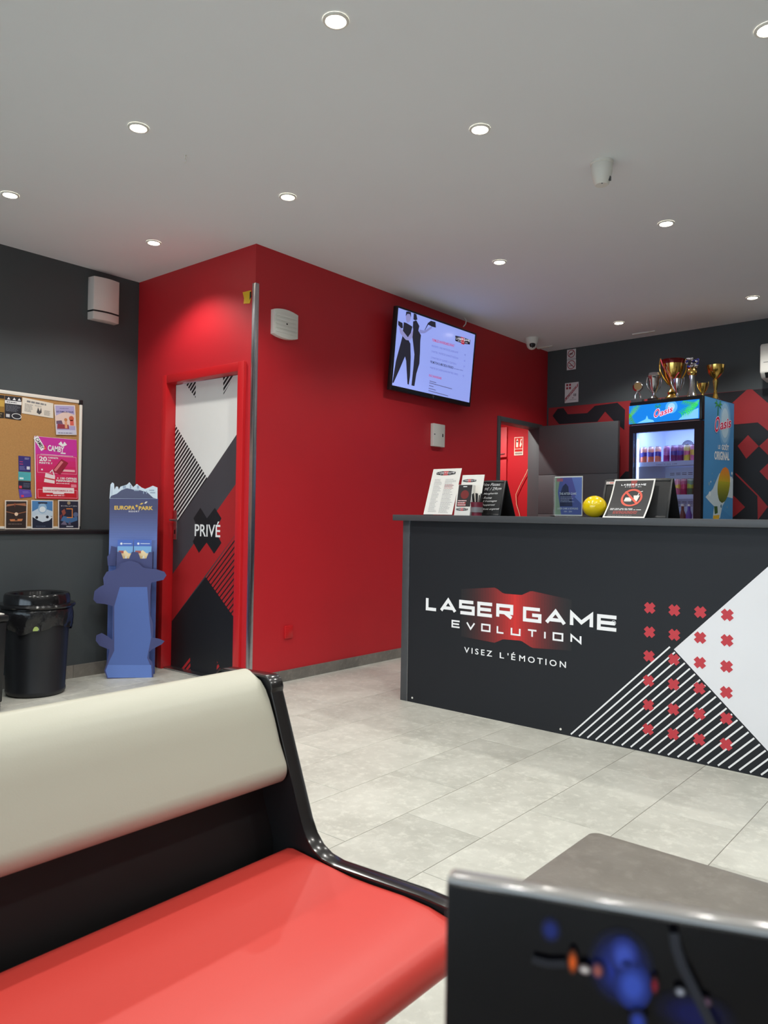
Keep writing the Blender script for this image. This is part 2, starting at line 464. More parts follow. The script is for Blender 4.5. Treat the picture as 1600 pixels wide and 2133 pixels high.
# side room behind the open grey door
SRX, SRY, SRH = -5.0, 5.3, 2.62
mb = MB(); mb.box(SRX-.1, SRX, SRY, YB+.2, 0, SRH); mb.box(SRX, XR-.12, SRY-.1, SRY, 0, SRH)
struct(mb.build('wall_side_room', m_red), 'red walls of the small room behind the open grey door', 'wall')
mb = MB(); mb.box(SRX, XR-.12, 7.085, 7.11, 0, SRH)
srw = struct(mb.build('wall_side_room_back', m_red), 'bright red wall seen through the open doorway', 'wall')
mb = MB(); mb.box(SRX-.1, XR-.12, SRY-.1, YB+.2, SRH, SRH+.08)
struct(mb.build('ceiling_side_room', m_ceil), 'ceiling of the small room behind the doorway', 'ceiling')
# red wall skirting
bb = thing('baseboard_side', (XR, 4, 0), 'grey tiled skirting along the long red wall', 'skirting', kind='structure')
cuts = [YD+.0, 3.425, 4.085, 4.745, 5.405, 6.065]
for a, b in zip(cuts, cuts[1:]):
    mb = MB(); mb.box(XR, XR+.009, a+.001, b-.001, 0, .075); mb.build('skirting_tile', m_skirt, bb)
# mural on the back wall
cm = crop(1120, 640, .3)
INK_R, INK_N = (150, 32, 38), (17, 18, 26)
pr = Print(BB, base=.001, step=.0006)
q = lambda *p: [BB.px(*cm(*a)) for a in p]
L0 = q((75, 702))[0][1]; 
vt = BB.px(*cm(75, 700))[1]; v_r = BB.px(*cm(1500, 572))[1]
pr.poly([(0.0, .0), (2.2, 0), (2.2, v_r), (.02, vt)], INK_R, 0)
pr.poly([(1.2, 0), (4.6, 0), (4.6, v_r), (1.2, v_r)], INK_N, 1)
pr.poly(q((105, 755), (140, 705), (180, 700), (210, 743), (345, 735), (398, 685), (555, 663), (608, 712), (603, 853), (530, 790), (470, 724), (415, 795), (150, 812)), INK_N, 2)
pr.poly(q((610, 655), (760, 645), (760, 1300), (555, 1300), (612, 1130)), INK_R, 3)
pr.poly(q((612, 1140), (700, 1140), (700, 1350), (540, 1350), (575, 1180)), INK_N, 4)
pr.poly(q((1230, 775), (1455, 572), (1490, 570), (1600, 665), (1700, 760), (1700, 940), (1530, 800), (1395, 812), (1230, 820)), INK_R, 4)
pr.poly(q((1390, 963), (1462, 888), (1537, 965), (1450, 1052)), INK_R, 4)
pr.poly(q((1539, 965), (1605, 905), (1680, 975), (1605, 1030)), INK_R, 4)
pr.poly(q((1542, 1140), (1600, 1085), (1670, 1140), (1600, 1202)), INK_R, 4)
pr.poly(q((1375, 1150), (1392, 1163), (1532, 1303), (1600, 1385), (1530, 1478), (1527, 1312), (1375, 1162)), INK_R, 4)
pr.poly(q((1340, 1290), (1385, 1330), (1442, 1388), (1380, 1442), (1340, 1470)), INK_R, 4)
pr.build('mural_print', wall_back)

# ------------------------------------------------------------------ private door
m_rgloss = mat('paint_red_gloss', (196, 30, 36), .32, var=.03, scale=5)
d1 = thing('door_1', (OX0, YD, 0), 'closed private door printed with white, grey, red and black angular shapes', 'door', kind='structure')
FD = Frame((0, YD, 0), (1, 0, 0))
for u0, u1, v0, v1 in ((OX0-.055, OX0, 0, OZ+.06), (OX1, OX1+.06, 0, OZ+.06), (OX0, OX1, OZ, OZ+.06)):
    mb = MB(); mb.fbox(FD, u0, u1, v0, v1, -.115, .022); mb.build('door_frame', m_rgloss, d1, bevel=.003)
LY = YD+.06; FL = Frame((0, LY, 0), (1, 0, 0))
mb = MB(); mb.box(OX0+.002, OX1-.002, LY, LY+.04, .008, OZ-.002); leaf = mb.build('door_leaf', m_dgrey, d1, bevel=.001)
cdoor = crop(330, 740, .3187)
pr = Print(FL)
Q = lambda *p: [FL.px(*cdoor(*a)) for a in p]
u0, u1, zt = OX0+.003, OX1-.003, OZ-.003
def clampu(pts): return [(min(max(p[0], u0), u1), min(max(p[1], .01), zt)) for p in pts]
WH, GR, RD, BK = (226, 225, 222), (64, 62, 68), (170, 30, 34), (20, 21, 26)
(wl,) = Q((103, 455)); (wm,) = Q((320, 803)); (wr,) = Q((532, 488))
(gr,) = Q((525, 815)); (gl,) = Q((90, 1455)); (hl,) = Q((112, 1125))
(rr,) = Q((520, 1150)); (rm,) = Q((310, 1450)); (rl,) = Q((80, 1770)); (br,) = Q((500, 1785))
dd = Vector(wr)-Vector(wm); dd.normalize()
def atu(p, u): return (u, p[1]+(u-p[0])*dd.y/dd.x)
wr2, gr2, rr2 = atu(wr, u1), atu(gr, u1), atu(rr, u1)
hl2, gl2, rl2 = atu(wm, u0), atu(gr, u0), atu(rr, u0)
wl2 = (u0, wl[1]); br2 = (u1, br[1])
pr.poly([(u0, zt), wl2, wm, wr2, (u1, zt)], WH, 0)
pr.poly([wl2, hl2, wm], WH, 0)
pr.hatch([wl2, hl2, wm], dd, .0275, .0165, BK, 1)
pr.poly([wr2, wm, hl2, gl2, gr2], GR, 0)
pr.poly([gr2, gl2, rl2, rr2], RD, 0)
pr.poly([rr2, rm, br2], RD, 0)
pr.hatch([rr2, rm, br2], dd, .031, .010, BK, 1)
pr.poly([rm, rl2, (u0, .01), (u1, .01), br2], BK, 0)
for t in (((178, 178), (246, 167), (244, 280)), ((424, 138), (497, 128), (426, 258))):
    tt = clampu(Q(*t)); pr.hatch(tt, dd, .0275, .0165, BK, 1)
for t in (((208, 1970), (210, 2065), (145, 2055)), ((385, 2000), (420, 2085), (380, 2075))):
    tt = clampu(Q(*t)); pr.hatch(tt, dd, .031, .019, RD, 1)
pr.poly(Q((275, 997), (318, 1066), (370, 997), (413, 1066), (372, 1147), (413, 1226), (365, 1298), (316, 1224), (266, 1292), (225, 1218), (264, 1147), (230, 1066)), BK, 2)
bl, brr, tl = Q((238, 1182), (405, 1190), (238, 1104))
ww = brr[0]-bl[0]; hh = tl[1]-bl[1]
pr.text('PRIV', bl[0], bl[1], bl[0]+ww*.8, tl[1], (240, 240, 240), 3, offset=.012)
pr.text('É', bl[0]+ww*.82, bl[1], bl[0]+ww, bl[1]+hh*1.27, (240, 240, 240), 3, offset=.012)
pr.build('printed_film', leaf)
pu, pv = FL.px(363, 1095)
mb = MB(); mb.fbox(FL, pu-.002, pu+.04, .925, 1.135, .0, .008); hp = mb.build('handle_plate', m_alu, d1, bevel=.003)
hz = 1.065
mb = MB(); mb.tube([FL.pt(pu+.019, hz, .005), FL.pt(pu+.019, hz, .05)], .008); mb.tube([FL.pt(pu+.019, hz, .05), FL.pt(pu-.02, hz+.002, .053), FL.pt(pu-.1+.19, hz-.002, .05)][::2], .008)
mb.build('handle_lever', m_alu, hp)
mb = MB(); mb.fbox(FL, pu+.013, pu+.025, .965, .995, .008, .010); mb.build('key_hole', m_black, hp)
mb = MB(); mb.fbox(FL, OX0, OX1, 0, .012, -.03, .06); mb.build('threshold_bar', m_alu, d1, bevel=.002)

# aluminium corner guard with yellow tag
mb = MB(); mb.box(XR-.028, XR+.003, YD-.003, YD, .0, 2.6); mb.box(XR, XR+.003, YD-.003, YD+.028, .0, 2.6)
struct(mb.build('trim_2', m_alu, bevel=.0008), 'bright aluminium guard strip on the red wall corner', 'corner guard')
a = FD.px(506, 609); b = FD.px(525, 631)
tg = thing('warning_tag', FD.pt(a[0], b[1]), 'small torn yellow tag hanging beside the corner strip', 'tag')
mb = MB(); mb.prism(FD, [(a[0], a[1]), (b[0]-.01, a[1]-.002), (b[0]-.004, a[1]-.03), (b[0]-.02, b[1]), (a[0]+.012, b[1]+.008), (a[0]+.016, (a[1]+b[1])/2)], .001, .0025); mb.build('tag_sheet', mat('yellow_tag', (225, 178, 20), .5), tg)
pr = Print(FD, base=.003); pr.poly([(b[0]-.02, a[1]-.01), (b[0]-.006, a[1]-.012), (b[0]-.004, a[1]-.045), (b[0]-.022, b[1]+.02)], (25, 22, 20)); pr.build('tag_print', tg)

# ------------------------------------------------------------------ open grey door to the side room
d2 = thing('door_2', (XR, SY1, 0), 'open dark grey panel door standing out from the red wall', 'door', kind='structure')
FR = Frame((XR, 0, 0), (0, 1, 0))
for u0_, u1_, v0_, v1_ in ((SY0-.045, SY0, 0, SZ+.045), (SY1, SY1+.045, 0, SZ+.045), (SY0, SY1, SZ, SZ+.045)):
    mb = MB(); mb.fbox(FR, u0_, u1_, v0_, v1_, -.125, .016); mb.build('door_frame', m_frame, d2, bevel=.003)
lx0, lx1, ly = XR+.035, -2.918, 6.868
FP = Frame((0, ly, 0), (1, 0, 0))
mb = MB(); zs = [.01, .35, .69, 1.022, 1.172, 1.562, 2.055]
mb.box(lx0, lx1, ly+.003, ly+.04, .01, 2.055); lf = mb.build('door_leaf', m_frame, d2, bevel=.001)
for a, b in zip(zs, zs[1:]):
    mb = MB(); mb.fbox(FP, lx0, lx1, a+.0025, b-.0025, -.004, .004); mb.build('leaf_panel', m_frame, lf, bevel=.0025)
# flush red door with lever inside the side room
d3 = thing('door_3', (-4.6, 7.08, 0), 'dark red flush door with a lever handle inside the side room', 'door', kind='structure')
FS = Frame((0, 7.085, 0), (1, 0, 0))
mb = MB(); mb.fbox(FS, -4.95, -4.24, .01, 2.1, .0, .02); mb.build('door_leaf', m_red, d3, bevel=.002)
mb = MB(); mb.tube([FS.pt(-4.33, 1.8, .02), FS.pt(-4.33, 1.8, .06)], .009); mb.tube([FS.pt(-4.34, 1.8, .06), FS.pt(-4.24, 1.808, .06)], .009); mb.build('handle_lever', m_alu, d3)
# extinguisher sign and loose cable
a = FS.px(1072, 911); b = FS.px(1090, 948)
sg = thing('extinguisher_sign', FS.pt(a[0], b[1]), 'red and white fire extinguisher sign on the side room wall', 'sign')
mb = MB(); mb.fbox(FS, a[0], b[0], b[1], a[1], .001, .004); mb.build('sign_plate', ink((235, 225, 205)), sg)
pr = Print(FS.shift(.004)); w = b[0]-a[0]; h = a[1]-b[1]; x, y = a[0], b[1]
pr.rect(x+.07*w, y+.36*h, x+.93*w, y+.96*h, (205, 40, 30)); pr.rect(x+.07*w, y+.2*h, x+.93*w, y+.33*h, (190, 36, 28)); pr.rect(x+.1*w, y+.05*h, x+.9*w, y+.15*h, (150, 140, 130))
pr.rect(x+.22*w, y+.45*h, x+.45*w, y+.78*h, (240, 232, 215), 1); pr.disc(x+.335*w, y+.78*h, .115*w, (240, 232, 215), 1); pr.rect(x+.28*w, y+.82*h, x+.4*w, y+.9*h, (240, 232, 215), 1)
pr.poly([(x+.6*w, y+.5*h), (x+.7*w, y+.42*h), (x+.85*w, y+.6*h), (x+.75*w, y+.72*h), (x+.88*w, y+.9*h), (x+.72*w, y+.88*h), (x+.66*w, y+.7*h)], (240, 232, 215), 1)
pr.build('sign_print', sg)
cpts = [FS.pt(*FS.px(x, y), .02) for x, y in ((1108, 962), (1099, 985), (1086, 1010), (1077, 1030), (1078, 1050), (1084, 1070), (1090, 1100))]
mb = MB(); mb.tube(cpts, .0045, 6)
_tag(mb.build('loose_cable', mat('cable_cream', (232, 200, 165), .5)), 'thin pale cable hanging loosely down the side room wall', 'cable')

# ------------------------------------------------------------------ ceiling spotlights
m_lens = mat('lamp_lens', (255, 246, 225), .3, emit=28., emit_rgb=(255, 244, 222))
SPOTS = [  # photo pixel or position, label
 ((-1.86, 1.905), 'glowing recessed ceiling spotlight, the topmost one in the photo'),
 ((-3.07, 1.885), 'glowing recessed ceiling spotlight left of the topmost one, above the bare ceiling'),
 ((-1.87, 2.845), 'glowing recessed ceiling spotlight in mid ceiling, level with the smoke detector'),
 ((-3.085, 2.81), 'glowing recessed ceiling spotlight just above the red wall corner'),
 ((-4.28, 1.85), 'glowing recessed ceiling spotlight at the far left edge above the grey wall'),
 ((-4.29, 2.76), 'glowing recessed ceiling spotlight above the private door'),
 ((-1.606, 4.42), 'glowing recessed ceiling spotlight below the smoke detector, over the right of the counter'),
 ((-2.725, 4.41), 'glowing recessed ceiling spotlight to the right above the television'),
 ((-1.61, 6.28), 'glowing recessed ceiling spotlight above the air conditioner at the back'),
 ((-2.728, 6.40), 'glowing recessed ceiling spotlight above the trophies at the back'),
 ((-.70, 2.89), 'recessed ceiling spotlight cut by the right photo edge'),
 ((-.66, 1.92), 'recessed ceiling spotlight overhead, outside the photo'),
 ((-4.27, .93), 'recessed ceiling spotlight by the grey wall, outside the photo'),
 ((-3.06, .95), 'recessed ceiling spotlight over the aisle, outside the photo'),
 ((-1.86, .96), 'recessed ceiling spotlight over the bench, outside the photo'),
 ((-.66, .96), 'recessed ceiling spotlight over the low table, outside the photo'),
 ((.55, 2.9), 'recessed ceiling spotlight right of the counter, outside the photo'),
 ((.55, 1.92), 'recessed ceiling spotlight far right, outside the photo'),
 ((.55, .96), 'recessed ceiling spotlight right of the viewer, outside the photo'),
 ((-1.86, 0.0), 'recessed ceiling spotlight behind the bench, outside the photo'),
 ((-.66, 0.0), 'recessed ceiling spotlight above the viewer, outside the photo'),
 ((-3.06, 0.0), 'recessed ceiling spotlight left behind the viewer, outside the photo'),
 ((-.48, 4.42), 'recessed ceiling spotlight over the counter end, outside the photo'),
 ((-.48, 6.28), 'recessed ceiling spotlight in the far right corner, outside the photo'),
]
def spotlight(x, y, label, z=H, watts=SPOT_W):
    t = thing('ceiling_spotlight', (x, y, z), label, 'spotlight', 'recessed ceiling spotlights')
    mb = MB(); mb.lathe([(.046, -.0005), (.047, -.004), (.044, -.007), (.037, -.0075), (.035, -.003)], (x, y, z), 28, cap=False); mb.build('trim_ring', m_white, t)
    mb = MB(); mb.lathe([(.0355, -.0035), (.03, -.006), (.0, -.0075)], (x, y, z), 24, cap=False); mb.build('lamp_lens', m_lens, t)
    ld = bpy.data.lights.new('spot', 'SPOT'); ld.energy = watts; ld.color = SPOT_COL; ld.spot_size = math.radians(128); ld.spot_blend = .55; ld.shadow_soft_size = .03
    lo = bpy.data.objects.new('lamp_light', ld); COL.objects.link(lo); lo.parent = t; lo.location = (0, 0, -.03)
    return t
for (x, y), lab in SPOTS: spotlight(x, y, lab)
spotlight(-4.30, 6.25, 'recessed ceiling spotlight inside the side room, outside the photo', SRH, 95)

# ================================================================== reception counter
CT, CB = 1.128, 1.092
FC = Frame((0, YC, 0), (1, 0, 0))
CX0, CX1 = -2.899, .75
m_cfront = mat('counter_front', (28, 30, 35), .5, var=.08, scale=5, spec=.3)
ct = thing('reception_counter', (CX0, YC, 0), 'long anthracite reception counter with printed front and overhanging top', 'counter')
mb = MB(); mb.box(CX0+.055, CX1, YC, YC+.02, .0, CB); front = mb.build('front_panel', m_cfront, ct)
mb = MB(); mb.box(CX0, CX0+.052, YC-.002, YC+.02, 0, CB); mb.build('corner_post', m_dgrey, ct, bevel=.001)
mb = MB(); mb.box(CX0+.0525, CX0+.0545, YC-.003, YC+.01, 0, CB); mb.build('edge_strip', m_alu, ct)
mb = MB(); mb.box(CX0, CX0+.03, YC+.02, YC+.62, 0, CB); mb.build('side_panel', m_dgrey, ct)
mb = MB(); mb.box(CX1-.03, CX1, YC+.02, YC+.62, 0, CB); mb.build('side_panel', m_dgrey, ct)
mb = MB(); mb.box(CX0-.057, CX1, YC-.035, YC+.66, CB, CT); mb.build('counter_top', m_dgrey, ct, bevel=.002)
c6 = crop(820, 1060, .4875)
K = lambda *p: [FC.px(*c6(*a)) for a in p]
pr = Print(FC)
# white field and stripes
(wc,) = K((1198, 600)); (wu,) = K((1600, 247)); (wd_,) = K((1600, 1035))
du = (Vector(wu)-Vector(wc)).normalized(); dl = (Vector(wd_)-Vector(wc)).normalized()
top = Vector(wc)+du*((CB-.002-wc[1])/du.y); bot = Vector(wc)+dl*((.01-wc[1])/dl.y)
CWH = (224, 224, 228)
pr.poly([tuple(wc), tuple(bot), (CX1, .01), (CX1, CB-.002), tuple(top)], CWH, 0)
c7 = crop(1000, 1500, .375)
ua = FC.px(*c7(505, 88))[0]; ub = FC.px(*c7(1562, 312))[0]; stp = (ub-ua)/20
uc = FC.px(*c7(505, 88))
for i in range(34):
    # stripe i: runs from the floor up along du until it meets the lower edge of the white field
    p0 = Vector((ua+stp*i, .01))
    # intersect p0 + s*du with wc + t*dl
    det = du.x*(-dl.y)+dl.x*du.y
    r = Vector(wc)-p0
    s = (r.x*(-dl.y)+dl.x*r.y)/det
    if s < .02: break
    p1 = p0+du*(s-.006)
    pr.line([tuple(p0), tuple(p1)], .0075, (232, 232, 234), 1)
# rows of little crosses
rows = [[(1095, 423), (1200, 433), (1311, 441), (1426, 453)], [(1094, 526), (1200, 538), (1310, 550), (1425, 562)], [(1092, 629), (1198, 643), (1309, 657), (1423, 673)],
        [(1090, 734), (1197, 750), (1307, 766), (1422, 784)], [(1089, 838), (1196, 856), (1307, 875), (1422, 895)], [(1088, 941), (1195, 962), (1306, 984), (1421, 1006)]]
CR = (190, 52, 62)
for rw in rows:
    for p in rw:
        cu, cv = K(p)[0]
        for a in (45, 135):
            d = Vector((math.cos(math.radians(a)), math.sin(math.radians(a))))*.0275
            pr.line([(cu-d.x, cv-d.y), (cu+d.x, cv+d.y)], .024, CR, 2+(a > 90))
# red flare behind the logo, printed as graded bands
def flare(x):   # crop px -> top / bottom outline
    def ip(tab, x):
        for (a, ya), (b, yb) in zip(tab, tab[1:]):
            if a <= x <= b: return ya+(yb-ya)*(x-a)/(b-a)
        return tab[-1][1]
    return ip([(290, 342), (436, 336), (470, 362), (548, 368), (588, 350), (760, 388)], x), ip([(290, 545), (432, 572), (468, 557), (545, 563), (592, 594), (760, 606)], x)
nb = 40
for i in range(nb):
    xa, xb = 290+470*i/nb, 290+470*(i+1)/nb
    t = 1-abs((xa+xb)/2-520)/235; t = max(0, min(1, t))**1.25
    colr = mixc((22, 23, 27), (205, 40, 38), t)
    (ta, ba), (tb, bb_) = flare(xa), flare(xb)
    pr.poly(K((xa, ba), (xb, bb_), (xb, tb), (xa, ta)), colr, 1)
WT = (238, 238, 240)
(a, b, c_) = K((138, 433), (952, 525), (138, 368)); (d_,) = K((952, 450))
hh = ((c_[1]-a[1])+(d_[1]-b[1]))/2; vb = (a[1]+b[1])/2
uL = a[0]; uR = b[0]
uS = K((511, 480))[0][0]; uG = K((553, 480))[0][0]
pr.tris(fit_tris(square_text('LASER', 1.25, .2, .23), ((uL, vb), (uS, vb), (uL, vb+hh))), WT, 3)
pr.tris(fit_tris(square_text('GAME', 1.3, .24, .23), ((uG, vb), (uR, vb), (uG, vb+hh))), WT, 3)
(a, b, c_) = K((248, 510), (803, 580), (248, 472)); (d_,) = K((803, 535))
hh = ((c_[1]-a[1])+(d_[1]-b[1]))/2; vb = (a[1]+b[1])/2
pr.tris(fit_tris(square_text('EVOLUTION', 1.3, .85, .21), ((a[0], vb), (b[0], vb), (a[0], vb+hh))), WT, 3)
(a, b, c_) = K((302, 612), (737, 682), (302, 590)); (d_,) = K((737, 652))
hh = ((c_[1]-a[1])+(d_[1]-b[1]))/2; vb = (a[1]+b[1])/2
w_all = b[0]-a[0]
pr.text('VISEZ', a[0], vb, a[0]+w_all*.295, vb+hh, WT, 3, offset=.012, spacing=1.45)
pr.text("L'", a[0]+w_all*.372, vb, a[0]+w_all*.46, vb+hh, WT, 3, offset=.012, spacing=1.6)
pr.text('É', a[0]+w_all*.487, vb, a[0]+w_all*.527, vb+hh*1.3, WT, 3, offset=.012)
pr.text('MOTION', a[0]+w_all*.565, vb, b[0], vb+hh, WT, 3, offset=.012, spacing=1.45)
cu, cv = K((941, 487))[0]; pr.ring(cu, cv, .012, .002, WT, 4, 18); pr.text('R', cu-.004, cv-.005, cu+.004, cv+.005, WT, 4)
for p in ((80, 807), (714, 941)):
    cu, cv = K(p)[0]; sc_ = MB(); sc_.prism(FC, [(cu+.006*math.cos(a), cv+.006*math.sin(a)) for a in [math.pi*k/6 for k in range(12)]], 0, .002); sc_.build('screw_cap', m_white, ct)
pr.build('counter_print', front)

def logo(pr, u0, v0, u1, v1, L=2, col=WT):
    """small logo plate: dark lozenge with red heart and the two lines of lettering"""
    w, h = u1-u0, v1-v0
    pr.poly([(u0, v0+.25*h), (u0+.3*w, v0), (u0+.7*w, v0), (u1, v0+.25*h), (u1, v0+.78*h), (u0+.7*w, v1), (u0+.3*w, v1), (u0, v0+.78*h)], (32, 32, 36), L)
    pr.poly([(u0+.36*w, v0), (u0+.64*w, v0), (u0+.58*w, v0+.5*h), (u0+.64*w, v1), (u0+.36*w, v1), (u0+.42*w, v0+.5*h)], (190, 36, 44), L+1)
    pr.tris(fit_tris(square_text('LASER GAME', 1.3, .3, .24, .4), ((u0+.05*w, v0+.45*h), (u1-.05*w, v0+.45*h), (u0+.05*w, v0+.78*h))), col, L+2)
    pr.tris(fit_tris(square_text('EVOLUTION', 1.3, .7, .24), ((u0+.22*w, v0+.2*h), (u1-.22*w, v0+.2*h), (u0+.22*w, v0+.36*h))), col, L+2)
def greek(pr, u0, v0, u1, v1, n, rgb, L=1, seed=1, fill=.45):
    """lines of unreadably small text"""
    rd = random.Random(seed); h = (v1-v0)/n
    for i in range(n):
        y = v1-h*(i+.75); x = u0; end = u0+(u1-u0)*rd.uniform(.6, 1)
        while x < end:
            w = (u1-u0)*rd.uniform(.05, .16); pr.rect(x, y, min(end, x+w), y+h*fill, rgb, L); x += w+(u1-u0)*.025

# ------------------------------------------------------------------ things standing on the counter
def lean(o, ang): return Frame(o, (1, 0, 0), (0, math.sin(ang), math.cos(ang)))
EPS = .001
ci = crop(870, 960, .15)
# tall price list in a slanted stand
FA = lean((0, 3.80, CT+EPS), math.radians(19))
P = [FA.px(*ci(*p)) for p in ((88, 742), (487, 742), (610, 103), (219, 118))]
u0_ = (P[0][0]+P[3][0])/2; u1_ = (P[1][0]+P[2][0])/2; vt_ = (P[2][1]+P[3][1])/2
t = thing('price_list', FA.pt((u0_+u1_)/2, 0), 'tall white price list leaning in a clear stand at the left of the counter', 'price list')
mb = MB(); mb.fbox(FA, u0_, u1_, .004, vt_, 0, .002); mb.build('sheet', m_whitep, t)
mb = MB(); mb.fbox(FA, u0_, u1_, .002, vt_, -.004, -.001); mb.hexa([FA.pt(u0_, .0, -.004), FA.pt(u1_, .0, -.004), (u1_, 3.90, CT+EPS), (u0_, 3.90, CT+EPS), FA.pt(u0_, .004, -.001), FA.pt(u1_, .004, -.001), (u1_, 3.90, CT+.004), (u0_, 3.90, CT+.004)])
acr = clear_mat('clear_acrylic', (.93, .95, .95)); mb.build('stand', acr, t)
pr = Print(FA.shift(.002)); w = u1_-u0_
logo(pr, u0_+.15*w, vt_*.855, u0_+.82*w, vt_*.945, 1)
greek(pr, u0_+.14*w, vt_*.06, u0_+.44*w, vt_*.78, 26, (150, 150, 152), 1, 3, .3); greek(pr, u0_+.52*w, vt_*.04, u0_+.93*w, vt_*.78, 27, (150, 148, 150), 1, 4, .3)
greek(pr, u0_+.54*w, vt_*.56, u0_+.9*w, vt_*.66, 3, (205, 120, 125), 2, 5, .3)
pr.build('print', t)
# second menu with a leaflet box in front
FB2 = lean((0, 3.84, CT+EPS), math.radians(14))
P = [FB2.px(*ci(*p)) for p in ((490, 742), (830, 742), (890, 188), (560, 206))]
u0_ = max(P[0][0], u1_+.006); u1_ = P[1][0]+.01; vt_ = (P[2][1]+P[3][1])/2
t = thing('menu_sheet', FB2.pt((u0_+u1_)/2, 0), 'shorter white menu sheet standing behind the leaflet box', 'menu')
mb = MB(); mb.fbox(FB2, u0_, u1_, .003, vt_, 0, .002); mb.build('sheet', m_whitep, t)
mb = MB(); mb.hexa([FB2.pt(u0_+.05, .0, -.002), FB2.pt(u1_-.05, .0, -.002), (u1_-.05, 3.95, CT+EPS), (u0_+.05, 3.95, CT+EPS), FB2.pt(u0_+.05, .1, -.003), FB2.pt(u1_-.05, .1, -.003), (u1_-.05, 3.95, CT+.004), (u0_+.05, 3.95, CT+.004)]); mb.build('easel_foot', m_whitep, t)
pr = Print(FB2.shift(.002)); w = u1_-u0_
a = FB2.px(*ci(630, 300)); b = FB2.px(*ci(822, 255)); logo(pr, a[0], a[1], b[0], b[1], 1)
pr.build('print', t)
FL2 = lean((0, 3.775, CT+EPS), math.radians(10))
P = [FL2.px(*ci(*p)) for p in ((505, 748), (722, 752), (718, 320), (600, 325))]
u0_, u1_ = P[0][0], P[1][0]; vt_ = P[2][1]
t = thing('leaflet_box', FL2.pt((u0_+u1_)/2, 0), 'small white leaflet box with a dark photo panel on the counter', 'leaflet box')
mb = MB(); mb.fbox(FL2, u0_, u1_, .0, vt_*.98, -.03, 0.); mb.build('box', m_whitep, t, bevel=.001)
pr = Print(FL2); w = u1_-u0_
pr.rect(u0_+.1*w, vt_*.28, u1_-.03*w, vt_*.97, (40, 36, 38)); pr.disc(u0_+.55*w, vt_*.66, .26*w, (120, 34, 34), 1, 20, ry=vt_*.14)
greek(pr, u0_+.16*w, vt_*.3, u1_-.1*w, vt_*.5, 3, (236, 200, 200), 2, 7, .5); greek(pr, u0_+.15*w, vt_*.29, u1_-.1*w, vt_*.42, 2, (190, 40, 46), 1, 8, .7)
logo(pr, u0_+.1*w, vt_*.15, u1_-.15*w, vt_*.24, 1); pr.rect(u0_+.4*w, vt_*.9, u0_+.65*w, vt_*.93, (220, 220, 220), 2)
pr.build('print', t)
# cup of black straws
pc = ony(*ci(797, 752), 3.80)+Vector((.012, 0, 0))
t = thing('straw_cup', (pc.x, 3.80, CT+EPS), 'dark red and grey cup full of black straws on the counter', 'cup')
mb = MB(); mb.lathe([(.03, 0), (.037, .075), (.0375, .08), (.034, .08), (.028, .004)], (pc.x, 3.80, CT+EPS), 24, cap=True); mb.build('cup', mat('cup_print', (112, 34, 52), .35, var=.5, scale=22), t)
mb = MB(); mb.lathe([(.0365, .02), (.0368, .028), (.0379, .05), (.037, .05)], (pc.x, 3.80, CT+EPS), 24, cap=False); mb.build('cup_band', mat('cup_band', (120, 118, 122), .4), t)
rd = random.Random(3)
for k in range(14):
    a = rd.uniform(0, 6.28); r = rd.uniform(.004, .022); tl_ = rd.uniform(.115, .135)
    b0 = Vector((pc.x+r*.6*math.cos(a), 3.80+r*.6*math.sin(a), CT+.008)); b1 = Vector((pc.x+r*1.75*math.cos(a), 3.80+r*1.75*math.sin(a), CT+EPS+tl_))
    mb = MB(); mb.tube([b0, b1], .0032, 6); mb.build('straw', m_blackm, t)
# chalkboard A-frame
def aframe(name, label, X0, X1, yf, ya, ybk, za):
    t = thing(name, ((X0+X1)/2, yf, CT+EPS), label, 'chalkboard')
    ang = math.atan2(ya-yf, za-CT-EPS); f = lean((0, yf, CT+EPS), ang); L = (za-CT-EPS)/math.cos(ang)
    mb = MB(); mb.fbox(f, X0, X1, 0, L, -.006, 0); fp = mb.build('front_board', m_blackm, t, bevel=.0015)
    for (a, b, c, d) in ((X0, X0+.012, 0, L), (X1-.012, X1, 0, L), (X0+.012, X1-.012, 0, .012), (X0+.012, X1-.012, L-.012, L)):
        mb = MB(); mb.fbox(f, a, b, c, d, 0, .004); mb.build('board_edge', m_black, fp, bevel=.001)
    ang2 = math.atan2(ya+.008-ybk, za-CT-EPS); f2 = Frame((0, ybk, CT+EPS), (1, 0, 0), (0, math.sin(ang2), math.cos(ang2))); L2 = (za-CT-EPS)/math.cos(ang2)
    mb = MB(); mb.fbox(f2, X0, X1, 0, L2, -.006, 0); mb.build('back_board', m_blackm, t, bevel=.0015)
    mb = MB(); mb.tube([(X0+.02, ya+.004, za), (X1-.02, ya+.004, za)], .004, 8); mb.build('hinge', m_black, t)
    return t, f, L
cx0 = ony(*ci(818, 752), 3.885).x; cx1 = ony(*ci(1150, 752), 3.885).x
t, f, Lb = aframe('chalkboard', 'small A-frame chalkboard with handwritten pizza menu', cx0, cx1, 3.885, 3.945, 4.055, CT+.213)
pr = Print(f.shift(.0005)); CH = (222, 222, 222)
for s, (xa, ya_), (xb, yb_), hpx in (('Nos Pizzas:', (905, 352), (1150, 345), 40), ('9€ / 29cm', (925, 415), (1160, 402), 42), ('- Margherita', (885, 480), (1108, 470), 34), ('- Reine', (885, 530), (1025, 528), 32),
        ('4 fromages', (898, 580), (1095, 575), 32), ('Pepperoni', (890, 632), (1065, 630), 32), ('Mont argenté', (885, 690), (1125, 686), 32)):
    A_, B_ = f.px(*ci(xa, ya_)), f.px(*ci(xb, yb_)); T_ = f.px(*ci(xa+6, ya_-hpx))
    pr.textq(s, (A_, B_, (A_[0]+.004, T_[1])), CH, 1, offset=.006, shear=.15)
pr.build('chalk_writing', t)
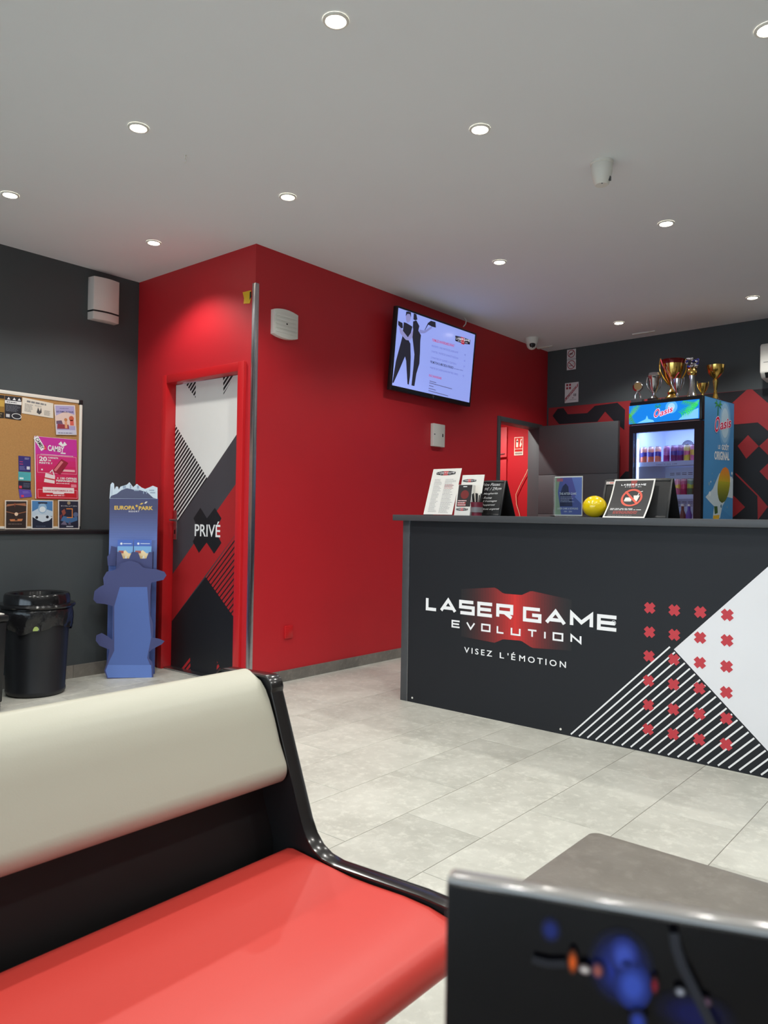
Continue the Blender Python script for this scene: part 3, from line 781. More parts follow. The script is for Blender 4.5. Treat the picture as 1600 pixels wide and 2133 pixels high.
# clear acrylic photo frame
ck = crop(1130, 960, .1875)
FV = Frame((0, 3.82, CT+EPS), (1, 0, 0))
P = [FV.px(*ck(*p)) for p in ((132, 605), (440, 605), (447, 172), (135, 170))]
u0_, u1_, vb_, vt_ = P[0][0], P[1][0], .008, (P[2][1]+P[3][1])/2
t = thing('leaflet_holder', (u0_, 3.82, CT+EPS), 'clear acrylic holder with a blue and violet leaflet beside the yellow ball', 'leaflet holder')
mb = MB(); mb.fbox(FV, u0_-.012, u1_+.006, 0, .006, -.03, .03); mb.build('foot', acr, t, bevel=.001)
mb = MB(); mb.fbox(FV, u0_, u1_, .006, vt_, -.0035, -.0005); lf = mb.build('leaflet', m_whitep, t)
mb = MB(); mb.fbox(FV, u0_-.002, u1_+.002, .006, vt_+.002, .0045, .0065); mb.build('front_pane', acr, t)
pr = Print(FV.shift(-.0005)); w = u1_-u0_; h = vt_-.006
ex = lambda x, y: (u0_+w*x, .006+h*y)
pr.poly([ex(.02, .03), ex(.98, .03), ex(.98, .97), ex(.02, .97)], (96, 108, 178))
pr.poly([ex(.02, .03), ex(.25, .03), ex(.12, .6), ex(.2, .97), ex(.02, .97)], (160, 178, 150), 1)
pr.poly([ex(.6, .97), ex(.98, .97), ex(.98, .3), ex(.7, .5)], (132, 150, 226), 1)
pr.poly([ex(.3, .97), ex(.62, .97), ex(.8, .55), ex(.55, .3), ex(.3, .62)], (112, 108, 188), 2)
pr.poly([ex(.3, .75), ex(.4, .82), ex(.5, .74), ex(.52, .6), ex(.62, .5), ex(.66, .24), ex(.2, .24), ex(.2, .55)], (52, 56, 96), 3)
pr.poly([ex(.08, .87), ex(.3, .87), ex(.3, .95), ex(.08, .95)], (205, 110, 130), 3)
pr.text('THE AFTER GAME', *ex(.18, .53), *ex(.8, .59), WT, 4, offset=.015); pr.text('LASER GAME & BOWLING', *ex(.12, .16), *ex(.86, .21), WT, 4, offset=.01); pr.text('18H - 20H', *ex(.36, .09), *ex(.64, .13), WT, 4)
greek(pr, *ex(.22, .34), *ex(.75, .5), 4, (190, 195, 225), 4, 12, .35)
pr.build('leaflet_print', lf)
# yellow ball
bc = ony(1234, 1055, 3.85)
mb = MB(); mb.sphere((0, 0, 0), .0605, 1.06, 1.06, .97, 40, 24)
o = mb.build('yellow_ball', mat('yellow_gloss', (238, 205, 0), .18, var=.04, scale=14, coat=.6), None, smooth=True, angle=180)
o.location = (bc.x+.006, 3.865, CT+.0592); _tag(o, 'glossy yellow ball resting on the counter', 'ball')
# A-frame with taped notice
a = ony(*ck(702, 205), 3.99).x; b = ony(*ck(1455, 190), 3.99).x
t, f2, Lb2 = aframe('black_board', 'plain black A-frame board behind the no-food notice', a, b, 3.92, 3.99, 4.10, CT+.208)
mb = MB(); mb.fbox(f2, a+.01, a+.058, Lb2-.028, Lb2-.012, .004, .006); st = mb.build('sticker', ink((225, 215, 212)), t); pr = Print(f2.shift(.006)); pr.rect(a+.03, Lb2-.023, a+.053, Lb2-.017, (215, 120, 105)); pr.disc(a+.02, Lb2-.02, .005, (190, 180, 178)); pr.build('sticker_print', st)
# the curved notice: a sheet bowed along its height
FT = lean((0, 3.80, CT+EPS), math.radians(36))
P = [FT.px(*ck(*p)) for p in ((650, 627), (1110, 630), (1280, 198), (820, 205))]
u0_, u1_ = (P[0][0]+P[3][0])/2, (P[1][0]+P[2][0])/2; vt_ = (P[2][1]+P[3][1])/2
def bow(v):   # sheet sags forward near its foot
    s = v/vt_; return -.016*math.sin(math.pi*s)
t = thing('food_notice', FT.pt((u0_+u1_)/2, 0), 'white-edged black notice with red no-food symbol leaning on the black board', 'notice')
mb = MB(); nv = 12
for k in range(nv):
    va, vb2 = vt_*k/nv, vt_*(k+1)/nv
    mb.hexa([FT.pt(u0_, va, bow(va)-.001), FT.pt(u1_, va, bow(va)-.001), FT.pt(u1_, vb2, bow(vb2)-.001), FT.pt(u0_, vb2, bow(vb2)-.001), FT.pt(u0_, va, bow(va)), FT.pt(u1_, va, bow(va)), FT.pt(u1_, vb2, bow(vb2)), FT.pt(u0_, vb2, bow(vb2))])
bmesh.ops.remove_doubles(mb.bm, verts=mb.bm.verts, dist=1e-6)
sh = mb.build('sheet', m_whitep, t, smooth=False)
class BowPrint(Print):
    def build(self, name, parent):
        o_ = super().build(name, parent); me = o_.data; org = WORG[parent]
        bm_ = bmesh.new(); bm_.from_mesh(me)
        for k in range(1, nv):
            pc_ = FT.pt(0, vt_*k/nv, 0)-org
            bmesh.ops.bisect_plane(bm_, geom=bm_.verts[:]+bm_.edges[:]+bm_.faces[:], plane_co=pc_, plane_no=FT.v)
        for v_ in bm_.verts:
            vv = (v_.co+org-FT.o).dot(FT.v); k = min(nv-1, max(0, int(vv/vt_*nv))); va, vb2 = vt_*k/nv, vt_*(k+1)/nv
            t_ = (vv-va)/(vb2-va); v_.co += FT.n*(bow(va)+(bow(vb2)-bow(va))*t_)
        bm_.to_mesh(me); bm_.free(); return o_
pr = BowPrint(FT); w = u1_-u0_; h = vt_
ex = lambda x, y: (u0_+w*x, h*y)
pr.poly([ex(.035, .035), ex(.965, .035), ex(.965, .965), ex(.035, .965)], (44, 43, 45))
pr.poly([ex(.42, .965), ex(.58, .965), ex(.54, .8), ex(.46, .8)], (150, 56, 52), 1)
pr.tris(fit_tris(square_text('LASER GAME', 1.3, .3, .26, .4), (ex(.2, .845), ex(.8, .845), ex(.2, .895))), WT, 2)
pr.tris(fit_tris(square_text('EVOLUTION', 1.3, .7, .24), (ex(.3, .805), ex(.7, .805), ex(.3, .828))), WT, 2)
cxu, cyv = ex(.53, .545); rr_ = .255*w
pr.ring(cxu, cyv, rr_, rr_*.2, (222, 92, 72), 3, 32)
pr.poly([ex(.36, .475), ex(.54, .475), ex(.53, .56), ex(.38, .56)], (238, 228, 220), 2); pr.rect(*ex(.37, .455), *ex(.54, .467), (238, 228, 220), 2)
pr.poly([ex(.56, .61), ex(.71, .61), ex(.67, .45), ex(.61, .45)], (238, 228, 220), 2); pr.line([ex(.66, .61), ex(.69, .70), ex(.76, .71)], .004, (238, 228, 220), 2)
d45 = rr_*.72
pr.line([(cxu-d45, cyv+d45), (cxu+d45, cyv-d45)], rr_*.2, (222, 92, 72), 4)
greek(pr, *ex(.1, .215), *ex(.92, .275), 2, (225, 225, 225), 2, 21, .5); greek(pr, *ex(.2, .11), *ex(.8, .2), 3, (200, 80, 72), 2, 22, .4); greek(pr, *ex(.1, .05), *ex(.7, .075), 1, (130, 130, 132), 2, 23, .5)
pr.build('notice_print', sh)

# ================================================================== on the red wall
# television
TVo = Vector((-3.708, 4.456, 2.083)); FTV = Frame(TVo, (0, 1, 0), (.055, 0, .645))
ctv = crop(790, 620, .1375)
TP = [FTV.px(*ctv(*p)) for p in ((165, 1390), (1370, 1655), (1465, 545), (270, 118))]
tu0, tu1 = (TP[0][0]+TP[3][0])/2, (TP[1][0]+TP[2][0])/2; tv0, tv1 = (TP[0][1]+TP[1][1])/2, (TP[2][1]+TP[3][1])/2
tv = thing('television', FTV.pt((tu0+tu1)/2, tv0), 'wall-mounted television showing a bluish price screen with two figures', 'television')
mb = MB(); mb.fbox(FTV, tu0, tu1, tv0, tv1, -.035, 0); mb.build('housing', m_black, tv, bevel=.004)
b_ = .013; bb0 = .035
for (a, b, c, d) in ((tu0, tu0+b_, tv0, tv1), (tu1-b_, tu1, tv0, tv1), (tu0+b_, tu1-b_, tv1-b_, tv1), (tu0+b_, tu1-b_, tv0, tv0+bb0)):
    mb = MB(); mb.fbox(FTV, a, b, c, d, 0, .006); mb.build('bezel', m_black, tv, bevel=.0015)
mb = MB(); mb.fbox(FTV, tu0+.3, tu1-.3, tv0+.15, tv1-.1, -.075, -.035); mb.build('wall_bracket', m_blackm, tv)
su0, su1, sv0, sv1 = tu0+b_, tu1-b_, tv0+bb0, tv1-b_
SCR = (142, 157, 227)
m_scr = mat('tv_screen', SCR, .12, var=.02, emit=.85)
mb = MB(); mb.fbox(FTV, su0, su1, sv0, sv1, 0, .001); scr = mb.build('screen', m_scr, tv)
pr = Print(FTV.shift(.001), emit=.6); sw, sh_ = su1-su0, sv1-sv0
# photo corners of the screen -> unit square
def T(x, y):
    # crop px to screen plane, clamped
    u, v = FTV.px(*ctv(x, y)); return (min(max(u, su0+.002), su1-.002), min(max(v, sv0+.002), sv1-.002))
DK, SK = (38, 38, 52), (150, 150, 205)
pr.poly([T(*p) for p in ((400, 270), (405, 215), (440, 190), (475, 220), (478, 290), (465, 360), (425, 380), (402, 340))], SK, 1)
pr.poly([T(*p) for p in ((398, 280), (405, 212), (440, 186), (478, 222), (480, 300), (462, 250), (425, 245))], DK, 2)
pr.poly([T(*p) for p in ((370, 370), (410, 385), (470, 420), (500, 440), (460, 600), (440, 640), (470, 700), (475, 900), (465, 1180), (445, 1320), (425, 1310), (405, 960), (388, 890), (300, 1100), (215, 1290), (196, 1290), (250, 960), (330, 660), (345, 600))], DK, 2)
pr.poly([T(*p) for p in ((290, 430), (330, 470), (430, 600), (500, 500), (515, 450), (500, 600), (455, 650), (400, 640), (310, 540))], SK, 3)
pr.poly([T(*p) for p in ((284, 350), (350, 385), (355, 460), (330, 465), (284, 415))], DK, 3)
pr.poly([T(*p) for p in ((515, 330), (520, 235), (545, 215), (560, 250), (575, 330), (545, 345))], DK, 2)
pr.poly([T(*p) for p in ((510, 360), (560, 345), (605, 430), (590, 500), (630, 570), (620, 650), (615, 830), (605, 1000), (560, 1150), (530, 1340), (485, 1330), (515, 1050), (530, 860), (500, 600))], DK, 2)
pr.poly([T(*p) for p in ((600, 480), (680, 500), (790, 430), (800, 460), (690, 540), (610, 540))], (138, 146, 208), 1)
pr.poly([T(*p) for p in ((735, 385), (780, 350), (850, 370), (855, 455), (800, 440), (740, 410), (690, 495), (685, 490))], DK, 2)
pr.poly([T(*p) for p in ((1150, 575), (1260, 600), (1378, 640), (1370, 712), (1260, 695), (1150, 655))], (30, 30, 44), 2)
pr.poly([T(*p) for p in ((1235, 590), (1290, 610), (1285, 715), (1240, 700))], (190, 50, 70), 3)
a, b, c = T(1160, 632), T(1368, 672), T(1160, 590); pr.tris(fit_tris(square_text('LASER GAME', 1.3, .3, .24, .4), (a, b, c)), (235, 235, 250), 4)
a, b, c = T(1190, 665), T(1335, 698), T(1190, 645); pr.tris(fit_tris(square_text('EVOLUTION', 1.3, .7, .24), (a, b, c)), (225, 225, 245), 4)
RDT, BKT, GRT = (200, 62, 96), (40, 42, 60), (112, 118, 160)
def tvt(s, x0, y0, x1, y1, hpx, rgb, off=.012): pr.textq(s, (T(x0, y0), T(x1, y1), T(x0+hpx*.06, y0-hpx)), rgb, 3, offset=off)
tvt('FORMULES ANNIVERSAIRES ENFANT', 800, 660, 1135, 752, 42, RDT)
tvt('ENFANTS : UNE PARTIE DE LASERGAME', 792, 742, 1190, 848, 30, GRT, 0); tvt('9€', 1285, 880, 1308, 886, 28, GRT, 0)
tvt('2 PARTIES : PARTIE DE GAMES ET BOISSON', 785, 826, 1190, 935, 30, GRT, 0); tvt('16€', 1278, 968, 1302, 974, 28, GRT, 0)
tvt('2 PARTIES ET GAMES + GATEAU', 778, 918, 1165, 1022, 28, GRT, 0); tvt('21€', 1270, 1052, 1296, 1058, 28, GRT, 0)
tvt('PROMOTION DU MERCREDI & VENDREDI', 773, 990, 1120, 1082, 38, BKT, .014); tvt('(hors vacances scolaires)', 1130, 1086, 1265, 1116, 22, BKT, 0)
tvt('PARTIE DE LASERGAME PARTIES LIBRES', 768, 1072, 1190, 1180, 28, GRT, 0); tvt('7€', 1258, 1198, 1280, 1204, 28, GRT, 0)
tvt('PACK ANNIVERSAIRE', 750, 1195, 940, 1242, 36, RDT)
for i, (x, y, e) in enumerate(((760, 1262, 100), (755, 1290, 345), (750, 1330, 70), (745, 1372, 110), (742, 1408, 300))):
    a = T(x, y); b = T(x+e, y+e*.27); pr.line([a, b], .007, GRT, 2)
pr.build('screen_image', scr)
a = FTV.pt((tu0+tu1)/2, tv0+.018, .006)
pr = Print(FTV.shift(.006)); pr.rect((tu0+tu1)/2-.012, tv0+.018, (tu0+tu1)/2+.012, tv0+.024, (150, 152, 158)); pr.disc((tu0+tu1)/2, tv0+.008, .004, (190, 190, 200), 0, 10); pr.build('maker_mark', tv)
cb = [onx(*ctv(1275, 440), -3.72), onx(*ctv(1310, 400), -3.71), onx(*ctv(1318, 350), -3.71), onx(*ctv(1290, 300), -3.72), onx(*ctv(1240, 275), -3.74), onx(*ctv(1150, 285), -3.765)]
mb = MB(); mb.tube(cb, .005, 7); mb.build('cable', m_white, tv)
# louvred sounder
cs = crop(480, 560, .15)
u = [FR.px(*cs(*p)) for p in ((560, 580), (890, 645), (890, 985), (560, 905))]
ua_, ub_ = (u[0][0]+u[3][0])/2, (u[1][0]+u[2][0])/2; zb_, zt_ = (u[2][1]+u[3][1])/2, (u[0][1]+u[1][1])/2
t = thing('wall_sounder', FR.pt((ua_+ub_)/2, zb_), 'white ribbed wall sounder with arched top and bottom beside the corner strip', 'sounder')
n = 14; wd2 = (ub_-ua_)/2
def arch(s): return .016*(1-s*s)
pts = [(ua_+wd2*(1+s), zt_+arch(s)) for s in [1-2*k/n for k in range(n+1)]]+[(ua_+wd2*(1+s), zb_-arch(s)) for s in [-1+2*k/n for k in range(n+1)]]
mb = MB(); mb.prism(FR, pts, 0, .035); mb.build('housing', m_white, t, bevel=.004)
hz_ = (zt_-zb_)/6
for k in range(5):
    mb = MB(); mb.fbox(FR, ua_+.012, ub_-.012, zb_+hz_*(k+.6), zb_+hz_*(k+1.25), .035, .039); mb.build('louvre', m_white, t, bevel=.0015)
mb = MB(); mb.fbox(FR, (ua_+ub_)/2-.004, (ua_+ub_)/2+.008, (zb_+zt_)/2-.004, (zb_+zt_)/2+.004, .039, .041); mb.build('indicator', m_blackm, t)
# thermostat-like white control box
a = FR.px(897, 883); b = FR.px(917, 929)
t = thing('control_box', FR.pt(a[0], b[1]), 'small white control box on the red wall under the television', 'control box')
mb = MB(); mb.fbox(FR, a[0], b[0]+.02, b[1]-.012, a[1]+.005, 0, .035); mb.build('housing', m_white, t, bevel=.004)
mb = MB(); mb.fbox(FR, b[0]-.02, b[0]-.008, (a[1]+b[1])/2-.014, (a[1]+b[1])/2+.012, .035, .037); mb.build('display', m_blackm, t)
mb = MB(); mb.fbox(FR, a[0]+.004, a[0]+.02, (a[1]+b[1])/2-.004, (a[1]+b[1])/2+.004, .035, .037); mb.build('button', m_dgrey, t)
# red blanking plate low on the wall
a = FR.px(592, 1304); b = FR.px(608, 1328)
t = thing('blanking_plate', FR.pt(a[0], b[1]), 'red painted square blanking plate low on the red wall', 'wall plate')
mb = MB(); mb.fbox(FR, a[0], b[0], b[1], a[1], 0, .012); mb.build('plate', m_rgloss, t, bevel=.003)
mb = MB(); mb.fbox(FR, a[0]+.01, b[0]-.01, b[1]+.01, a[1]-.01, .012, .0135); mb.build('cover', m_rgloss, t, bevel=.0006)
# dome camera at the ceiling corner
cpos = onz(1108, 708, H); cpos = Vector((-3.62, cpos.y*(-3.62/cpos.x), H))
t = thing('dome_camera', cpos, 'white dome security camera in the ceiling corner above the doorway', 'camera')
mb = MB(); mb.lathe([(.062, 0), (.062, -.02), (.058, -.05), (.05, -.062)], cpos, 28); mb.build('collar', m_white, t)
mb = MB(); mb.sphere(cpos+Vector((0, 0, -.062)), .05); mb.build('ball', m_white, t, angle=180)
fd = Vector((.6, -.75, -.25)).normalized()
mb = MB(); mb.sphere(cpos+Vector((0, 0, -.062))+fd*.019, .036); eye = mb.build('lens_window', m_black, t, angle=180)
for s in (-.012, .012):
    sd = fd.cross(Vector((0, 0, 1))).normalized()
    mb = MB(); mb.sphere(cpos+Vector((0, 0, -.062-.026))+fd*.046+sd*s, .005, u=10, v=8); mb.build('infrared_led', m_white, eye)

# ================================================================== on the ceiling
sd = onz(1254, 338, H)
t = thing('smoke_detector', sd, 'white cone-shaped smoke detector hanging from the ceiling', 'smoke detector')
mb = MB(); mb.lathe([(.055, 0), (.056, -.012), (.053, -.014)], sd, 32); mb.build('base', m_white, t)
mb = MB(); mb.lathe([(.0505, -.014), (.052, -.018), (.05, -.05), (.043, -.085), (.034, -.108), (.03, -.112), (.0, -.112)], sd, 32, cap=False); hd = mb.build('head', m_white, t)
mb = MB(); mb.box(sd.x+.036, sd.x+.046, sd.y-.006, sd.y+.006, sd.z-.1, sd.z-.08); mb.build('test_clip', m_dgrey, hd)
mb = MB(); mb.lathe([(.004, 0), (.004, -.002)], sd+Vector((.012, -.022, -.1115)), 10); mb.build('indicator', m_dgrey, hd)
for (px_, py_, ln, lab) in ((1336, 693, .16, 'flat white ceiling contact strip near the back wall above the trophies'), (1131, 723, .12, 'flat white ceiling contact strip beside the dome camera')):
    p = onz(px_, py_, H); t = thing('ceiling_contact', p, lab, 'sensor')
    mb = MB(); mb.box(p.x-ln/2, p.x+ln/2, p.y-.018, p.y+.018, H-.012, H); mb.build('housing', m_white, t, bevel=.003)
    mb = MB(); mb.box(p.x+ln/2, p.x+ln/2+.05, p.y-.012, p.y+.012, H-.009, H); mb.build('end_cap', m_white, t, bevel=.002)
p = onz(386, 323, H); t = thing('ceiling_hook', p, 'tiny white ceiling hook between the left spotlights', 'hook')
mb = MB(); mb.lathe([(.006, 0), (.006, -.006), (.003, -.008), (.003, -.02)], p, 10); mb.build('shank', m_white, t)
mb = MB(); mb.tube([p+Vector((.01*math.sin(a), 0, -.028-.01*math.cos(a+math.pi))) for a in [0, .8, 1.6, 2.4, 3.2, 4.0]], .002, 6); mb.build('hook', m_white, t)

# ================================================================== on the back wall
c4 = crop(1060, 690, .1125)
def sign_at(name, label, quad, draw, cv=c4, fr=BB, paper=(216, 210, 212)):
    P_ = [fr.px(*cv(*p)) for p in quad]      # BL BR TR TL
    a0, a1 = (P_[0][0]+P_[3][0])/2, (P_[1][0]+P_[2][0])/2; z0, z1 = (P_[0][1]+P_[1][1])/2, (P_[2][1]+P_[3][1])/2
    t_ = thing(name, fr.pt((a0+a1)/2, z0), label, 'sign')
    mb_ = MB(); mb_.fbox(fr, a0, a1, z0, z1, .001, .004); pl = mb_.build('plate', ink(paper), t_)
    pr_ = Print(fr.shift(.004)); draw(pr_, a0, z0, a1-a0, z1-z0); pr_.build('sign_print', t_)
DR = (150, 24, 44)
def nodog(pr, x, y, w, h):
    pr.ring(x+.5*w, y+.56*h, .4*w, .07*w, DR, 1, 24); pr.line([(x+.23*w, y+.33*h), (x+.77*w, y+.8*h)], .06*w, DR, 2)
    pr.poly([(x+.28*w, y+.5*h), (x+.6*w, y+.5*h), (x+.72*w, y+.66*h), (x+.62*w, y+.62*h), (x+.3*w, y+.6*h)], (70, 62, 70), 1); pr.line([(x+.34*w, y+.5*h), (x+.3*w, y+.4*h)], .04*w, (70, 62, 70), 1); pr.line([(x+.58*w, y+.5*h), (x+.6*w, y+.4*h)], .04*w, (70, 62, 70), 1); pr.rect(x+.1*w, y+.06*h, x+.9*w, y+.1*h, (150, 130, 138), 1)
def nosmoke(pr, x, y, w, h):
    pr.ring(x+.5*w, y+.5*h, .44*w, .07*w, DR, 1, 24); pr.line([(x+.2*w, y+.78*h), (x+.8*w, y+.22*h)], .07*w, DR, 2)
    pr.line([(x+.24*w, y+.4*h), (x+.62*w, y+.4*h)], .06*h, (80, 70, 78), 1); pr.line([(x+.66*w, y+.45*h), (x+.74*w, y+.58*h), (x+.68*w, y+.68*h)], .03*h, (80, 70, 78), 1)
def licence(pr, x, y, w, h):
    for i in (0, 1):
        for j in (0, 1): pr.rect(x+(.1+.21*i)*w, y+(.68+.16*j)*h, x+(.24+.21*i)*w, y+(.79+.16*j)*h, DR, 1)
    A_, B_ = Vector((x+.02*w, y+.06*h)), Vector((x+.86*w, y+.76*h)); dv = Vector((0, .17*h))
    pr.poly([tuple(A_), tuple(B_+Vector((.1*w, .02*h))), tuple(B_+dv+Vector((.1*w, 0))), tuple(A_+dv)], DR, 1)
    pr.textq('LICENCE', (tuple(A_+dv*.2+Vector((.03*w, 0))), tuple(B_+dv*.25+Vector((.06*w, 0))), tuple(A_+dv*.8+Vector((.03*w, 0)))), (226, 216, 218), 2, offset=.02)
    pr.text('III', x+.66*w, y+.3*h, x+.84*w, y+.43*h, (60, 50, 56), 2, offset=.02); pr.rect(x+.36*w, y+.13*h, x+.86*w, y+.145*h, (110, 100, 108), 1); pr.rect(x+.54*w, y+.2*h, x+.66*w, y+.24*h, (140, 130, 136), 1)
sign_at('no_pets_sign', 'square white prohibition sign with crossed animal, upper of the pair', ((1078, 530), (1245, 510), (1245, 325), (1083, 345)), nodog)
sign_at('no_smoking_sign', 'square white no-smoking sign, lower of the pair', ((1076, 725), (1245, 700), (1245, 515), (1080, 540)), nosmoke)
sign_at('licence_sign', 'white licence sign with red diagonal band on the grey wall', ((1040, 1335), (1290, 1303), (1295, 935), (1043, 967)), licence)
# air conditioner cut by the right edge of the photo
FA2 = BB.shift(.19)
a = FA2.px(1583, 716); b = FA2.px(1592, 775)
t = thing('air_conditioner', BB.pt(a[0]+.42, b[1]-.05), 'white wall-mounted air conditioner at the right edge high on the back wall', 'air conditioner')
mb = MB(); prof = [(0, a[1]), (.17, a[1]), (.19, a[1]-.02), (.19, b[1]), (.15, b[1]-.045), (.02, b[1]-.06), (0, b[1]-.06)]
va_ = [mb.bm.verts.new(BB.pt(a[0], z, h)) for h, z in prof]; vb_2 = [mb.bm.verts.new(BB.pt(a[0]+.84, z, h)) for h, z in prof]
for i in range(len(prof)):
    j = (i+1) % len(prof); mb.bm.faces.new((va_[i], va_[j], vb_2[j], vb_2[i]))
mb.bm.faces.new(va_); mb.bm.faces.new(list(reversed(vb_2)))
mb.build('housing', m_white, t, bevel=.012, seg=3)
mb = MB(); mb.hexa([BB.pt(a[0]+.04, b[1]-.008, .186), BB.pt(a[0]+.8, b[1]-.008, .186), BB.pt(a[0]+.8, b[1]-.045, .156), BB.pt(a[0]+.04, b[1]-.045, .156), BB.pt(a[0]+.04, b[1]-.004, .19), BB.pt(a[0]+.8, b[1]-.004, .19), BB.pt(a[0]+.8, b[1]-.043, .162), BB.pt(a[0]+.04, b[1]-.043, .162)]); mb.build('air_outlet', m_blackm, t)
mb = MB(); mb.fbox(BB, a[0]+.03, a[0]+.81, (a[1]+b[1])/2-.04, (a[1]+b[1])/2-.037, .19, .1915); mb.build('panel_seam', m_dgrey, t)

# ================================================================== drinks fridge
FZ, FW_, FDp = 2.12, .625, .60
fo = Vector((-2.57, 6.28, 0)); FF = Frame(fo, (math.cos(-.125), math.sin(-.125), 0)); fb = -FF.n     # fb points to the back
FSD = Frame(FF.pt(FW_, 0), fb)
m_fblue = mat('fridge_blue', (68, 132, 188), .35, var=.06, scale=3)
m_liner = mat('fridge_liner', (214, 222, 236), .4, var=.02)
fg = thing('drinks_fridge', FF.pt(FW_/2, 0, -FDp/2), 'tall blue glass-door drinks fridge with lit header behind the counter', 'fridge')
cf = crop(1300, 840, .12187)
zh0 = FF.px(*cf(700, 350))[1]          # underside of the header
wt = .04
mb = MB(); mb.fbox(FF, 0, wt, .06, FZ-.003, -FDp, -.045); mb.build('side_wall', m_fblue, fg)
mb = MB(); mb.fbox(FF, FW_-wt, FW_, .06, FZ-.003, -FDp, -.045); rsw = mb.build('side_wall', m_fblue, fg)
mb = MB(); mb.fbox(FF, wt, FW_-wt, .06, FZ-.003, -FDp, -FDp+.04); mb.build('back_wall', m_liner, fg)
mb = MB(); mb.fbox(FF, wt, FW_-wt, zh0-.0, FZ-.003, -FDp+.04, -.045); mb.build('top_box', m_liner, fg)
mb = MB(); mb.fbox(FF, 0, FW_, FZ-.003, FZ, -FDp, -.045); mb.build('top_plate', m_black, fg)
mb = MB(); mb.fbox(FF, wt, FW_-wt, .06, .2, -FDp+.04, -.045); mb.build('floor_box', m_liner, fg)
mb = MB(); mb.fbox(FF, .0, FW_, 0, .06, -FDp+.02, -.06); mb.build('plinth', m_blackm, fg)
mb = MB(); mb.fbox(FF, wt, wt+.004, .2, zh0, -FDp+.04, -.045); mb.fbox(FF, FW_-wt-.004, FW_-wt, .2, zh0, -FDp+.04, -.045); mb.build('liner', m_liner, fg)
mb = MB(); mb.fbox(FF, 0, FW_, zh0+.012, FZ, -.045, 0); hdr = mb.build('header_box', m_black, fg, bevel=.004)
P_ = [FF.px(*cf(*p)) for p in ((85, 355), (1288, 265), (1290, -35), (95, 15))]
h0, h1 = (P_[0][0]+P_[3][0])/2, (P_[1][0]+P_[2][0])/2; hz0, hz1 = (P_[0][1]+P_[1][1])/2, (P_[2][1]+P_[3][1])/2
hz1 = min(hz1, FZ-.014)
LB = (10, 128, 226)
mb = MB(); mb.fbox(FF, h0, h1, hz0, hz1, 0, .003); lp = mb.build('light_panel', ink(LB, .8), hdr)
pr = Print(FF.shift(.003), emit=.8); hw, hh_ = h1-h0, hz1-hz0
ex = lambda x, y: (h0+hw*x, hz0+hh_*y)
pr.disc(*ex(.62, .72), hw*.085, (92, 178, 240), 1, 20); pr.disc(*ex(.62, .74), hw*.05, (165, 212, 245), 2, 20)
pr.poly([ex(.72, .02), ex(.8, .3), ex(.87, .38), ex(.99, .55), ex(.99, .02)], (126, 200, 240), 1)
pr.poly([ex(.12, .02), ex(.25, .2), ex(.27, .4), ex(.29, .2), ex(.36, .12), ex(.38, .02)], (120, 208, 238), 1)
def frond(pr, base, ang, ln, n, rgb, L, spread=.5):
    b0 = Vector(base); d = Vector((math.cos(ang), math.sin(ang)))
    for k in range(n):
        for s in (-1, 1):
            p = b0+d*(ln*(k+.3)/n); a2 = ang+s*(spread+.5*k/n); e = p+Vector((math.cos(a2), math.sin(a2)))*ln*.42*(1-.55*abs(k/n-.35)); nn = Vector((-math.sin(a2), math.cos(a2)))*ln*.035
            pr.poly([tuple(p+nn), tuple(e), tuple(p-nn)], rgb, L)
    pr.line([tuple(b0), tuple(b0+d*ln)], ln*.03, rgb, L)
def clampP(pr, u0, v0, u1, v1):
    pr.items = [([(min(max(p[0], u0), u1), min(max(p[1], v0), v1)) for p in pts], c, L) for pts, c, L in pr.items]
for (bx_, by_, an, ln, n_, c_, L_) in ((.0, .35, .9, .13, 7, (96, 190, 60), 3), (.0, .6, -1.2, .13, 7, (70, 160, 40), 3), (.99, .75, 3.6, .16, 8, (40, 190, 110), 3), (1.0, .95, 3.9, .14, 7, (80, 205, 120), 3), (.98, .7, 2.8, .13, 7, (60, 180, 90), 3)):
    frond(pr, ex(bx_, by_), an, ln, n_, c_, L_)
def palm(pr, base, h, L, rgb=(40, 150, 72)):
    b0 = Vector(base); pr.line([tuple(b0), (b0.x+h*.05, b0.y+h*.6)], h*.08, (30, 110, 60), L)
    for a_ in (-.5, .1, .7, 1.5, 2.3, 3.0, 3.6):
        d = Vector((math.cos(a_), math.sin(a_)))*h*.42; q0 = b0+Vector((h*.05, h*.6)); pr.poly([tuple(q0), tuple(q0+d*.55+Vector((0, h*.13))), tuple(q0+d), tuple(q0+d*.5+Vector((0, h*.02)))], rgb, L+1)
palm(pr, ex(.42, .52), hh_*.5, 3)
def oasis(pr, qO, qa, L):
    """brand lettering with white outline, slanted upward; quads are BL, BR, TL"""
    for off, rgb, ll in ((.055, (238, 222, 236), L), (.012, (206, 24, 74), L+2)):
        for s_, (a_, b_, c_) in (('O', qO), ('asis', qa)):
            g_ = (off-.012)*.12
            dx = (Vector(b_)-Vector(a_)).normalized()*g_*(1 if off > .03 else 0); dy = (Vector(c_)-Vector(a_)).normalized()*g_*(1 if off > .03 else 0)
            pr.textq(s_, (tuple(Vector(a_)-dx-dy), tuple(Vector(b_)+dx-dy), tuple(Vector(c_)-dx+dy)), rgb, ll, offset=off, shear=.12)
oasis(pr, [FF.px(*cf(*p_)) for p_ in ((522, 256), (612, 208), (522, 130))], [FF.px(*cf(*p_)) for p_ in ((622, 222), (838, 140), (622, 128))], 6)
clampP(pr, h0, hz0, h1, hz1)
pr.build('header_image', lp)
